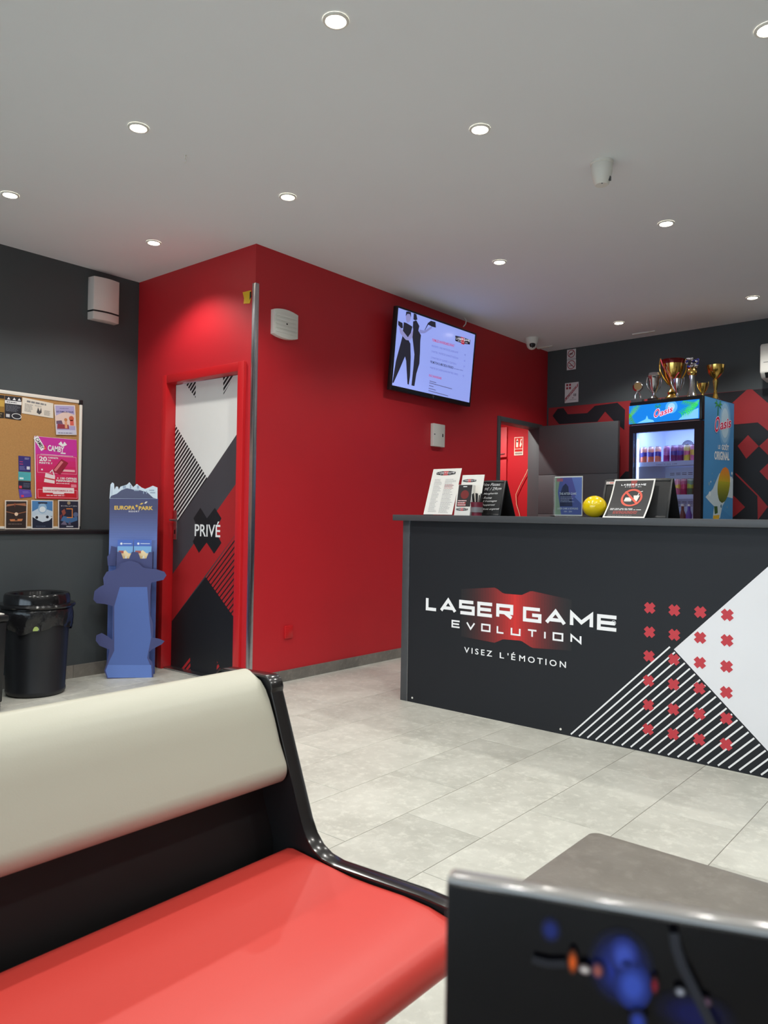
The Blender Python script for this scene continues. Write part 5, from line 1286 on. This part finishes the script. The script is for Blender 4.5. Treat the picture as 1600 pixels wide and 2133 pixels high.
def d_teal(pr, ex): bars(pr, ex, .1, .55, .8, .85, 2, (90, 160, 178), 2, 14, .4); pr.poly(R4(ex, .08, .15, .4, .35), (215, 240, 240), 2)
paper('teal_card', 'turquoise card, second of the four small cards on the cork board', ((180, 944), (302, 950), (302, 866), (180, 858)), (76, 172, 180), d_teal, 'card')
def d_navy(pr, ex): pr.poly(R4(ex, .05, .08, .28, .4), (216, 56, 80), 2); bars(pr, ex, .4, .2, .95, .8, 4, (120, 126, 150), 2, 15, .35)
paper('navy_card', 'near-black card, third of the four small cards on the cork board', ((180, 1026), (300, 1034), (300, 956), (180, 950)), (30, 32, 58), d_navy, 'card')
def d_pur(pr, ex): pr.poly(R4(ex, .12, .08, .34, .34), (216, 56, 90), 2); bars(pr, ex, .3, .5, .9, .8, 3, (146, 130, 216), 2, 16, .4)
paper('purple_card', 'purple card, lowest of the four small cards on the cork board', ((195, 1118), (312, 1105), (300, 1038), (182, 1030)), (92, 70, 170), d_pur, 'card', h=.0012)
def d_p1(pr, ex):
    pr.poly([ex(.1, .86), ex(.9, .9), ex(.95, .8), ex(.5, .84), ex(.05, .78)], (170, 110, 78), 1); pr.poly([ex(.05, .62), ex(.5, .54), ex(.95, .62), ex(.95, .59), ex(.5, .51), ex(.05, .59)], (150, 96, 66), 1)
    pr.poly([ex(.44, .3), ex(.56, .3), ex(.53, .6), ex(.47, .6)], (66, 46, 36), 2); pr.poly([ex(.2, .34), ex(.8, .36), ex(.75, .28), ex(.25, .27)], (206, 128, 80), 1); pr.disc(*ex(.5, .52), .012, (240, 210, 180), 3, 10); bars(pr, ex, .15, .16, .85, .2, 1, (170, 150, 140), 2, 17, .3); pr.poly([ex(.4, .9), ex(.43, .75), ex(.46, .9)], (140, 60, 46), 2)
paper('brown_film_poster', 'framed dark brown poster standing left on the ledge', ((46, 1440), (264, 1440), (270, 1140), (48, 1138)), (48, 36, 34), d_p1, border=(226, 214, 200), h=.008, vmin=.991)
def d_p2(pr, ex):
    pr.poly(R4(ex, .04, .5, .96, .97), (74, 130, 186), 1); pr.poly([ex(.04, .6), ex(.4, .75), ex(.96, .62), ex(.96, .45), ex(.04, .42)], (196, 214, 230), 2); pr.disc(*ex(.5, .72), .03, (150, 186, 216), 3, 16, ry=.035); pr.disc(*ex(.5, .68), .022, (226, 236, 242), 4, 16, ry=.02)
    pr.poly([ex(.04, .42), ex(.3, .3), ex(.5, .24), ex(.8, .3), ex(.96, .42), ex(.6, .5), ex(.3, .5)], (214, 226, 236), 3); pr.poly(R4(ex, .3, .88, .72, .93), (40, 46, 66), 3); pr.disc(*ex(.24, .4), .01, (20, 26, 40), 4, 10); pr.disc(*ex(.72, .42), .01, (20, 26, 40), 4, 10); bars(pr, ex, .2, .08, .8, .12, 1, (120, 130, 150), 2, 18, .3)
paper('blue_film_poster', 'framed icy blue poster standing in the middle on the ledge', ((306, 1440), (522, 1440), (522, 1140), (305, 1136)), (30, 40, 62), d_p2, border=(226, 222, 216), h=.008, vmin=.991)
def d_p3(pr, ex):
    pr.disc(*ex(.5, .9), .012, (160, 140, 110), 2, 12); pr.tris(fit_tris(square_text('EVOLUTION', 1.3, .4, .22), (ex(.14, .78), ex(.88, .78), ex(.14, .815))), (216, 214, 220), 3)
    pr.line([ex(.4, .4), ex(.66, .4), ex(.66, .7), ex(.38, .7)], .006, (232, 140, 70), 3); pr.poly([ex(.1, .3), ex(.25, .45), ex(.6, .4), ex(.9, .42), ex(.9, .3), ex(.5, .2)], (70, 112, 160), 1); pr.poly([ex(.15, .62), ex(.3, .7), ex(.36, .55), ex(.24, .45)], (150, 74, 60), 2); pr.poly([ex(.06, .46), ex(.2, .52), ex(.14, .3)], (120, 44, 50), 2); pr.poly(R4(ex, .38, .07, .7, .11), (190, 190, 200), 2); pr.disc(*ex(.82, .5), .018, (92, 104, 140), 2, 12)
    pr.poly([ex(.12, .16), ex(.3, .3), ex(.42, .14)], (120, 110, 136), 2); pr.poly([ex(.45, .16), ex(.55, .3), ex(.6, .14)], (104, 96, 124), 2)
paper('game_poster', 'framed dark game poster with orange outline standing right on the ledge', ((568, 1440), (778, 1440), (776, 1140), (568, 1136)), (36, 36, 58), d_p3, border=(224, 216, 212), h=.008, vmin=.991)
# alarm siren box
a = FW.px(189, 578); b = FW.px(244, 678)
t = thing('alarm_siren', FW.pt(a[0], b[1]), 'off-white alarm siren box with a black slot high on the grey wall', 'siren')
m_sir = mat('siren_white', (214, 205, 200), .4, var=.02)
y0_, y1_, z0_, z1_ = a[0]-.02, b[0]-.025, b[1]-.005, a[1]-.002
n = 10; arc = [(y0_+.01+(y1_-y0_-.01)*k/n, .065+.018*math.sin(math.pi*k/n)) for k in range(n+1)]
def sir(z0s, z1s, name, m, dh=0., inset=0.):
    mb = MB(); pts = [(y0_+inset, .0)]+[(y_, h_-dh) for y_, h_ in arc]+[(y1_-inset, .0)]
    fz = Frame((XG, 0, 0), (0, 1, 0), (1, 0, 0))
    vlo = [mb.bm.verts.new((XG+h_, y_, z0s)) for y_, h_ in pts]; vhi = [mb.bm.verts.new((XG+h_, y_, z1s)) for y_, h_ in pts]
    for i in range(len(pts)):
        j = (i+1) % len(pts); mb.bm.faces.new((vlo[i], vlo[j], vhi[j], vhi[i]))
    mb.bm.faces.new(list(reversed(vlo))); mb.bm.faces.new(vhi)
    return mb.build(name, m, t, bevel=.003 if not dh else 0)
zs_ = z0_+(z1_-z0_)*.2
sir(z0_, zs_-.006, 'lower_cover', m_sir); sir(zs_-.006, zs_+.006, 'sound_slot', m_blackm, .006, .002); sir(zs_+.006, z1_, 'upper_cover', m_sir)
mb = MB(); mb.sphere((XG+.066+.006, y0_+.05, z0_+(z1_-z0_)*.5), .007, .5, 1, 1, 12, 8); mb.build('indicator_lens', m_chrome, t)

# ================================================================== cardboard leaflet stand in the corner
A_, B_ = onz(222, 1414, 0), onz(319, 1411, 0)
FSt = Frame(A_, (B_-A_)); FBk2 = FSt.shift(-.115)
c3 = crop(180, 980, .2110)
CB1, CB2, CB3 = (84, 110, 178), (70, 78, 128), (112, 134, 196)
m_card = mat('card_blue', (80, 102, 170), .55, var=.04, scale=5); m_cardd = mat('card_navy', (66, 72, 122), .55, var=.04, scale=5)
st = thing('leaflet_stand', FSt.pt(.15, 0, -.06), 'blue cardboard leaflet display stand in the corner by the private door', 'display stand')
S3 = lambda fr, *p: [fr.px(*c3(*a)) for a in p]
pb = S3(FBk2, (222, 960), (698, 960), (702, 275), (228, 270))
ub0, ub1 = (pb[0][0]+pb[3][0])/2, (pb[1][0]+pb[2][0])/2; vb0, vb1 = .0, (pb[2][1]+pb[3][1])/2
mb = MB(); mb.fbox(FBk2, ub0, ub1, vb0+.001, vb1, -.006, 0); bp = mb.build('back_panel', m_card, st)
sky = S3(FBk2, (228, 278), (238, 140), (255, 118), (272, 128), (278, 190), (292, 158), (312, 160), (320, 190), (335, 160), (400, 140), (425, 115), (462, 165), (498, 132), (545, 168), (580, 182), (625, 165), (655, 150), (702, 168), (702, 280))
mb = MB(); mb.prism(FBk2, sky, -.006, .001); sk = mb.build('skyline_cutout', ink((206, 222, 236)), st)
pr = Print(FBk2.shift(.001))
pr.poly(S3(FBk2, (232, 275), (245, 250), (300, 230), (345, 195), (400, 175), (470, 190), (530, 195), (600, 215), (660, 270), (690, 278)), (78, 84, 116), 1)
for x, y, w_, h_ in ((360, 150, 30, 30), (430, 140, 12, 40), (470, 190, 50, 12), (500, 150, 20, 30), (560, 200, 8, 30), (590, 200, 8, 30), (620, 190, 50, 10), (630, 215, 50, 10), (250, 160, 4, 80)):
    q4 = S3(FBk2, (x, y+h_), (x+w_, y+h_), (x+w_, y), (x, y)); pr.poly(q4, (150, 168, 192), 2)
pr.build('skyline_print', sk)
pr = Print(FBk2)
for i in range(28):
    y0s, y1s = 280+(960-280)*i/28, 280+(960-280)*(i+1)/28; t_ = i/27
    va, vb2 = FBk2.px(*c3(460, y1s))[1], FBk2.px(*c3(460, y0s))[1]
    pr.rect(ub0+.001, va, ub1-.001, vb2, mixc((72, 76, 116), (104, 128, 196), min(1, max(0, (t_-.12)*1.9))), 0)
GD = (226, 188, 84)
a, b, c = S3(FBk2, (276, 388), (480, 388), (276, 348)); pr.textq('EUROPA', (a, b, (a[0], c[1])), GD, 2, offset=.035)
a, b, c = S3(FBk2, (516, 390), (658, 390), (516, 352)); pr.textq('PARK', (a, b, (a[0], c[1])), GD, 2, offset=.035)
a, b, c = S3(FBk2, (418, 412), (522, 412), (418, 397)); pr.textq('RESORT', (a, b, (a[0], c[1])), (230, 230, 236), 2, offset=.02, spacing=1.3)
(cu, cv) = S3(FBk2, (497, 350))[0]
def star(pr, cu, cv, r, rgb, L): pr.poly([(cu+(r if k % 2 == 0 else r*.42)*math.sin(math.pi*k/5), cv+(r if k % 2 == 0 else r*.42)*math.cos(math.pi*k/5)) for k in range(10)], rgb, L)
star(pr, cu, cv, .012, GD, 3)
for p0, p1 in (((525, 335), (565, 322)), ((570, 325), (605, 308))): pr.poly(S3(FBk2, p0, ((p0[0]+p1[0])/2, p1[1]-2), p1, ((p0[0]+p1[0])/2, p0[1]+2)), GD if p0[0] == 525 else (226, 222, 206), 3)
pr.build('panel_print', bp)
# column, tray and leaflets
zt0 = FSt.px(*c3(470, 985))[1]; zt1 = FSt.px(*c3(470, 930))[1]; zt2 = FSt.shift(-.03).px(*c3(470, 805))[1]
mb = MB(); mb.fbox(FSt, .03, .27, .001, zt0-.02, -.114, -.006); mb.build('column', m_card, st)
tu0_, tu1_ = FSt.shift(-.03).px(*c3(293, 880))[0], FSt.shift(-.03).px(*c3(655, 880))[0]
mb = MB(); mb.fbox(FSt, tu0_, tu1_, zt0-.02, zt0-.015, -.113, -.03)
mb.fbox(FSt, tu0_, tu0_+.004, zt0-.015, zt2, -.113, -.03); mb.fbox(FSt, tu1_-.004, tu1_, zt0-.015, zt2, -.113, -.03)
notch = [(tu0_, zt0-.02), (tu1_, zt0-.02), (tu1_, zt2)]; wq = (tu1_-tu0_)
for cxx in (.74, .27):
    notch += [(tu0_+wq*(cxx+.15), zt2), (tu0_+wq*(cxx+.08), zt2-.045), (tu0_+wq*(cxx-.08), zt2-.045), (tu0_+wq*(cxx-.15), zt2)]
notch += [(tu0_, zt2)]
mb.prism(FSt, notch, -.034, -.03); mb.build('tray', m_cardd, st)
fl = S3(FBk2.shift(.02), (212, 940), (290, 940), (300, 760), (245, 745), (232, 820), (205, 850)); mb = MB(); mb.prism(FBk2.shift(.02), fl, -.003, 0); mb.build('side_flap', m_cardd, st)
for (x0, x1, lab) in ((310, 462, 'blue and sand park leaflet standing in the left tray slot'), (472, 645, 'blue and sand park leaflet standing in the right tray slot')):
    fr = Frame(FSt.pt(0, zt0-.0145, -.045), FSt.u, (FSt.v-FSt.n*.12)); a = fr.px(*c3(x0, 680)); b = fr.px(*c3(x1, 690)); tv_ = (a[1]+b[1])/2
    lt = thing('park_leaflet', fr.pt((a[0]+b[0])/2, 0), lab, 'leaflet', 'leaflets in the stand tray')
    mb = MB(); mb.fbox(fr, a[0], b[0], 0, tv_, -.006, 0); ls = mb.build('leaflet', m_whitep, lt)
    pr = Print(fr); w_ = b[0]-a[0]
    pr.rect(a[0], tv_*.58, b[0], tv_, (120, 172, 222), 0); pr.rect(a[0], tv_*.8, b[0], tv_, (70, 104, 190), 1); pr.rect(a[0], 0, b[0], tv_*.58, (232, 206, 150), 0); pr.poly([(a[0]+.1*w_, tv_*.5), (a[0]+.5*w_, tv_*.68), (a[0]+.95*w_, tv_*.48)], (236, 214, 170), 2); pr.disc(a[0]+.6*w_, tv_*.35, .02, (196, 140, 90), 2, 12); pr.rect(a[0]+.08*w_, tv_*.58, a[0]+.4*w_, tv_*.66, (176, 90, 80), 3); pr.rect(a[0]+.36*w_, tv_*.87, a[0]+.9*w_, tv_*.892, (200, 214, 236), 2); pr.disc(a[0]+.24*w_, tv_*.88, .008, (226, 232, 240), 2, 10); pr.poly([(a[0]+.4*w_, tv_*.3), (a[0]+.56*w_, tv_*.52), (a[0]+.75*w_, tv_*.3)], (236, 236, 230), 2)
    pr.build('leaflet_print', ls)
# front cut-out board (characters left off)
cut = S3(FSt, (205, 2055), (175, 1975), (205, 1890), (230, 1770), (130, 1730), (92, 1680), (98, 1628), (150, 1605), (215, 1640), (262, 1680), (264, 1340), (180, 1318), (100, 1310), (68, 1275), (80, 1190), (130, 1150), (172, 1130), (165, 1060), (200, 1000), (270, 985), (318, 960), (345, 915), (430, 890), (510, 910), (560, 960), (620, 968), (690, 975), (770, 1000), (790, 1035), (760, 1080), (690, 1095), (640, 1110), (632, 1200), (632, 1430), (655, 1500), (662, 1580), (655, 1650), (720, 1662), (772, 1685), (745, 1715), (650, 1765), (612, 1800), (615, 1850), (650, 1890), (662, 1960), (660, 2050))
cut = [(p[0], max(p[1], .001)) for p in cut]
mb = MB(); mb.prism(FSt, cut, -.005, 0); cb_ = mb.build('cutout_board', m_cardd, st)
pr = Print(FSt); cg = (sum(p[0] for p in cut)/len(cut), sum(p[1] for p in cut)/len(cut))
pr.poly(S3(FSt, (212, 2045), (190, 1975), (222, 1890), (275, 1780), (275, 1340), (330, 1150), (600, 1150), (620, 1430), (640, 1650), (600, 1850), (645, 1960), (645, 2045)), (82, 108, 176), 1)
pr.poly(S3(FSt, (212, 2045), (190, 1975), (210, 1920), (640, 1920), (645, 2045)), (98, 128, 200), 2)
pr.build('cutout_print', cb_)

# ================================================================== waste bins
bc = Vector((-4.628, 2.213, 0))
t = thing('waste_bin', bc, 'round black waste bin with ring lid and plastic liner by the grey wall', 'waste bin')
mb = MB(); mb.lathe([(.155, 0), (.165, .008), (.171, .02), (.171, .035), (.168, .04), (.188, .5), (.19, .52), (.183, .52), (.165, .05), (.0, .045)], bc, 48, cap=True); mb.build('bin_body', mat('bin_black', (26, 28, 33), .42, var=.08, scale=9), t)
mb = MB(); rd = random.Random(4); n = 96; rings = []
for k, (r, z) in enumerate(((.192, .535), (.2, .528), (.206, .5), (.204, .465), (.2, .43), (.195, .405))):
    rings.append([])
    for i in range(n):
        a = 2*math.pi*i/n; wv = (.004*math.sin(11*a+k)+.003*math.sin(23*a+2.1*k)+rd.uniform(-.002, .002))*(k > 0)*(k/3)
        zz = z+(.018*math.sin(3*a+1)+.006*math.sin(9*a))*(k/5)
        rings[-1].append(mb.bm.verts.new(bc+Vector(((r+wv)*math.cos(a), (r+wv)*math.sin(a), zz))))
for ra, rb in zip(rings, rings[1:]):
    for i in range(n): j = (i+1) % n; mb.bm.faces.new((ra[i], ra[j], rb[j], rb[i]))
mb.build('bin_liner', mat('liner_black', (30, 30, 33), .22, var=.2, scale=20, bump=.8, bscale=45), t, angle=180)
mb = MB(); mb.lathe([(.186, .522), (.215, .53), (.221, .54), (.216, .552), (.19, .556), (.187, .6), (.18, .612), (.165, .614), (.15, .606), (.135, .56)], bc, 56, cap=False); mb.build('ring_lid', mat('lid_black', (20, 20, 22), .16, var=.05), t)
ang = math.atan2(-bc.y, -bc.x)-.02
sp_ = bc+Vector((math.cos(ang), math.sin(ang), 0))*.199; FSk = Frame(Vector((sp_.x, sp_.y, .405)), (-math.sin(ang), math.cos(ang), 0))
mb = MB(); mb.prism(FSk, [(.017*math.cos(a), .026*math.sin(a)) for a in [math.pi*k/12 for k in range(13)]], -.002, .003); mb.build('green_sticker', ink((170, 190, 110)), t)
# black pedal bin cut by the left photo edge
p1 = onz(13, 1418, 0); bx1 = p1.y
t = thing('pedal_bin', (-4.45, bx1-.13, 0), 'black rectangular bin with a pale lid cut by the left photo edge', 'waste bin')
yb1 = onx(15, 1330, -4.30).y
def taper(x0, x1, y0, y1, z0, z1, k): return [(x0+k, y0+k, z0), (x1-k, y0+k, z0), (x1-k, y1-k, z0), (x0+k, y1-k, z0), (x0, y0, z1), (x1, y0, z1), (x1, y1, z1), (x0, y1, z1)]
mb = MB(); mb.hexa(taper(-4.60, -4.30, yb1-.28, yb1, .05, .5, .012)); mb.build('bin_body', m_black, t, bevel=.012)
mb = MB(); mb.box(-4.58, -4.32, yb1-.26, yb1-.02, .0, .05); mb.build('foot', m_blackm, t, bevel=.004)
mb = MB(); mb.box(-4.605, -4.29, yb1-.285, yb1+.005, .5, .535); mb.build('lid_rim', m_black, t, bevel=.008)
mb = MB(); mb.box(-4.585, -4.31, yb1-.265, yb1-.012, .535, .543); mb.build('lid_panel', m_white, t, bevel=.003)
mb = MB(); mb.box(-4.30, -4.25, yb1-.18, yb1-.1, .012, .03); mb.build('pedal', m_black, t, bevel=.004)

# ================================================================== booth bench
BY0, BY1 = -1.0, 1.074
m_edge = mat('edge_moulding', (30, 28, 28), .2, var=.05, coat=.3)
m_panel = mat('bench_panel_black', (6, 6, 7), .6, var=.1)
m_cream = mat('vinyl_cream', (178, 176, 160), .42, var=.03, scale=4, bump=.06, bscale=300)
m_redv = mat('vinyl_red', (200, 63, 55), .42, var=.03, scale=4, bump=.06, bscale=300)
bn = thing('booth_bench', (-.95, .1, 0), 'booth bench with cream backrest, red vinyl seat and black end panel', 'bench')
FX = Frame((0, 0, 0), (1, 0, 0))   # section frame: u = X, v = Z, looking along Y
def arcpts(cx, cz, r, a0, a1, n): return [(cx+r*math.cos(a0+(a1-a0)*k/n), cz+r*math.sin(a0+(a1-a0)*k/n)) for k in range(n+1)]
R_ = math.radians
endp = [(-1.36, .0), (-1.03, .0), (-1.015, .06), (-.985, .27), (-.94, .335), (-.86, .36), (-.735, .376)] + arcpts(-.712, .425, .038, R_(-70), R_(90), 8) + [(-.79, .463), (-.99, .452)]
# concave bend up into the backrest edge
endp += [(-1.022, .456), (-1.046, .467), (-1.064, .485), (-1.078, .51)] + [(-1.172, .748)] + arcpts(-1.198, .752, .028, R_(10), R_(100), 6) + [(-1.295, .776)] + arcpts(-1.33, .745, .03, R_(95), R_(180), 5)
def section(name, pts, y0, y1, m, parent, bevel=0., seg=2):
    mb = MB(); f = Frame((0, y0, 0), (1, 0, 0)); mb.prism(f, pts, 0, -(y1-y0)); return mb.build(name, m, parent, bevel=bevel, seg=seg)
def inset(pts, d):
    n = len(pts); out = []
    for i in range(n):
        a, b, c = Vector(pts[i-1]), Vector(pts[i]), Vector(pts[(i+1) % n]); e0 = (b-a).normalized(); e1 = (c-b).normalized(); m_ = Vector((-e0.y-e1.y, e0.x+e1.x))
        if m_.length < 1e-5: m_ = Vector((-e0.y, e0.x))
        m_.normalize(); out.append(tuple(b+m_*d))
    return out
section('end_panel', inset(endp, .003), BY1-.022, BY1, m_panel, bn)
mb = MB(); ring2 = inset(endp, .004)
for y0, y1 in ((BY1-.027, BY1+.005),):
    n = len(endp); va = [[mb.bm.verts.new((p[0], y, p[1])) for p in pts] for pts, y in ((endp, y0), (endp, y1), (ring2, y1), (ring2, y0))]
    for k in range(4):
        A2, B2 = va[k], va[(k+1) % 4]
        for i in range(n): j = (i+1) % n; mb.bm.faces.new((A2[i], A2[j], B2[j], B2[i]))
mb.build('edge_moulding', m_edge, bn, bevel=.0012, seg=2)
section('end_panel', inset(endp, .003), BY0, BY0+.022, m_panel, bn)
# upholstery
seat = [(-1.125, .372), (-.724, .372)] + arcpts(-.72, .409, .036, R_(-80), R_(75), 8) + [(-.765, .4515), (-.82, .452), (-.90, .447), (-.945, .4455), (-1.0, .448), (-1.10, .4525), (-1.115, .449), (-1.125, .437)]
section('seat_cushion', seat, BY0+.022, BY1-.028, m_redv, bn, bevel=0)
section('seat_board', [(-1.12, .35), (-.76, .35), (-.74, .37), (-1.12, .37)], BY0+.022, BY1-.028, m_panel, bn)
section('seat_box', [(-1.16, .0), (-1.05, .0), (-1.02, .35), (-1.16, .35)], BY0+.022, BY1-.022, m_panel, bn)
back = arcpts(-1.252, .752, .034, R_(165), R_(55), 9) + [(-1.205, .768), (-1.189, .752), (-1.176, .731), (-1.16, .697), (-1.144, .655)] + arcpts(-1.152, .603, .031, R_(25), R_(-85), 10) + [(-1.2, .571), (-1.3, .70)]
section('back_cushion', back, BY0+.022, BY1-.028, m_cream, bn)
section('back_panel', [(-1.19, .1), (-1.165, .1), (-1.165, .45), (-1.28, .75), (-1.345, .75), (-1.30, .5), (-1.19, .37)], BY0+.022, BY1-.022, m_panel, bn)

# ================================================================== low table beside the bench
m_ttop = tile_mat('table_laminate', (104, 99, 92), (122, 117, 110), (136, 131, 123), .38)
TZ = .45
p = onz(1235, 1731, TZ); tx0, ty1 = p.x, p.y; ty0 = 1.115; tx1 = tx0+.75
lt = thing('low_table', (tx0+.37, (ty0+ty1)/2, 0), 'low table with dark concrete-look top next to the bench end', 'table')
def rrect(x0, x1, y0, y1, r, n=5):
    return arcpts(x1-r, y1-r, r, 0, R_(90), n)+arcpts(x0+r, y1-r, r, R_(90), R_(180), n)+arcpts(x0+r, y0+r, r, R_(180), R_(270), n)+arcpts(x1-r, y0+r, r, R_(270), R_(360), n)
FTb = Frame((0, 0, TZ), (1, 0, 0), (0, 1, 0))
mb = MB(); mb.prism(FTb, rrect(tx0, tx1, ty0, ty1, .022), -.028, 0); mb.build('table_top', m_ttop, lt, bevel=.002)
mb = MB(); mb.lathe([(.03, .02), (.03, TZ-.03)], ((tx0+tx1)/2, (ty0+ty1)/2, 0), 20); mb.build('pedestal', m_blackm, lt)
mb = MB(); mb.box((tx0+tx1)/2-.2, (tx0+tx1)/2+.2, (ty0+ty1)/2-.16, (ty0+ty1)/2+.16, 0, .02); mb.build('foot_plate', m_blackm, lt, bevel=.004)
# viewer's own table, below the frame, carries the acrylic sign
VZ = .75
A0 = onz(940, 1806, VZ+.212); A1 = onz(1600, 1913, VZ+.212)
ud = (A1-A0); ud.z = 0; ud.normalize()
FSg = Frame(Vector((A0.x, A0.y, VZ+.0005)), ud)       # rear top edge line of the block
vt = thing('booth_table', (.25, -.05, 0), 'booth table in front of the viewer, carrying the acrylic sign', 'table')
FTv = Frame((0, 0, VZ), (1, 0, 0), (0, 1, 0))
mb = MB(); mb.prism(FTv, [(A0.x+.006, A0.y+.0), (A0.x-.0+.006, -.55), (.62, -.55), (.62, A0.y+.0+.18), (A0.x+.15, A0.y+.06)][::-1], -.03, 0); mb.build('table_top', m_ttop, vt, bevel=.002)
mb = MB(); mb.lathe([(.035, .02), (.035, VZ-.03)], (.25, -.1, 0), 20); mb.build('pedestal', m_blackm, vt)
mb = MB(); mb.box(0, .5, -.4, .2, 0, .02); mb.build('foot_plate', m_blackm, vt, bevel=.004)
sg = thing('acrylic_sign', FSg.pt(.15, 0, .006), 'thick clear acrylic table sign with a dark blue-lit picture in the foreground', 'table sign')
SW, SHh = .297, .212
m_acg = mat('acrylic_grey', (150, 146, 142), .12, var=.03, coat=.5)
mb = MB(); mb.fbox(FSg, 0, SW, 0, SHh, 0, .010); mb.build('acrylic_block', m_acg, sg, bevel=.0025, seg=3)
mb = MB(); mb.fbox(FSg, .0012, SW-.0012, .001, SHh-.0022, .0101, .0122); ph = mb.build('picture', mat('picture_black', (9, 9, 13), .16, var=.2, scale=20), sg)
pr = Print(FSg.shift(.0122), base=.0002, step=.0001)
c9 = crop(900, 1700, .4375)
Z9 = lambda *p: [FSg.shift(.0122).px(*c9(*a)) for a in p]
def soft(cx, cy, rx, ry, rgb, L, bg=(10, 10, 15), n=5):
    cu, cv = Z9((cx, cy))[0]; ru = abs(Z9((cx+rx, cy))[0][0]-cu); rv = abs(Z9((cx, cy+ry))[0][1]-cv)
    for k in range(n):
        s = 1.25-.75*k/(n-1); pr.disc(cu, cv, ru*s, mixc(bg, tuple(min(255, 1.2*x_) for x_ in rgb), (k+1)/n), L+k, 22, ry=rv*s)
soft(900, 720, 130, 150, (30, 44, 120), 1); soft(955, 800, 75, 95, (54, 74, 158), 7, (24, 34, 92)); soft(915, 660, 60, 75, (60, 76, 160), 7, (24, 34, 92)); soft(930, 695, 26, 20, (24, 36, 90), 14, (56, 72, 156))
soft(565, 540, 45, 55, (24, 36, 96), 1); soft(672, 680, 22, 50, (204, 84, 24), 20, (24, 12, 14)); soft(790, 720, 26, 34, (150, 80, 70), 20, (24, 26, 70)); soft(730, 710, 26, 20, (196, 180, 170), 28, (60, 40, 40)); soft(1060, 790, 18, 40, (120, 26, 40), 20); soft(1180, 820, 24, 20, (150, 146, 150), 20); soft(1300, 870, 26, 24, (150, 110, 130), 20); soft(1250, 940, 160, 90, (14, 18, 66), 1); soft(980, 960, 40, 50, (44, 60, 140), 20)
pr.line(Z9((1148, 530), (1160, 600), (1190, 690), (1240, 790), (1290, 890), (1340, 990), (1370, 1060)), .0035, (48, 48, 54), 40)
pr.line(Z9((480, 670), (560, 690), (640, 690)), .003, (40, 40, 46), 19)
clampP(pr, .002, .002, SW-.002, SHh-.003)
pr.build('picture_print', ph, rough=.16)
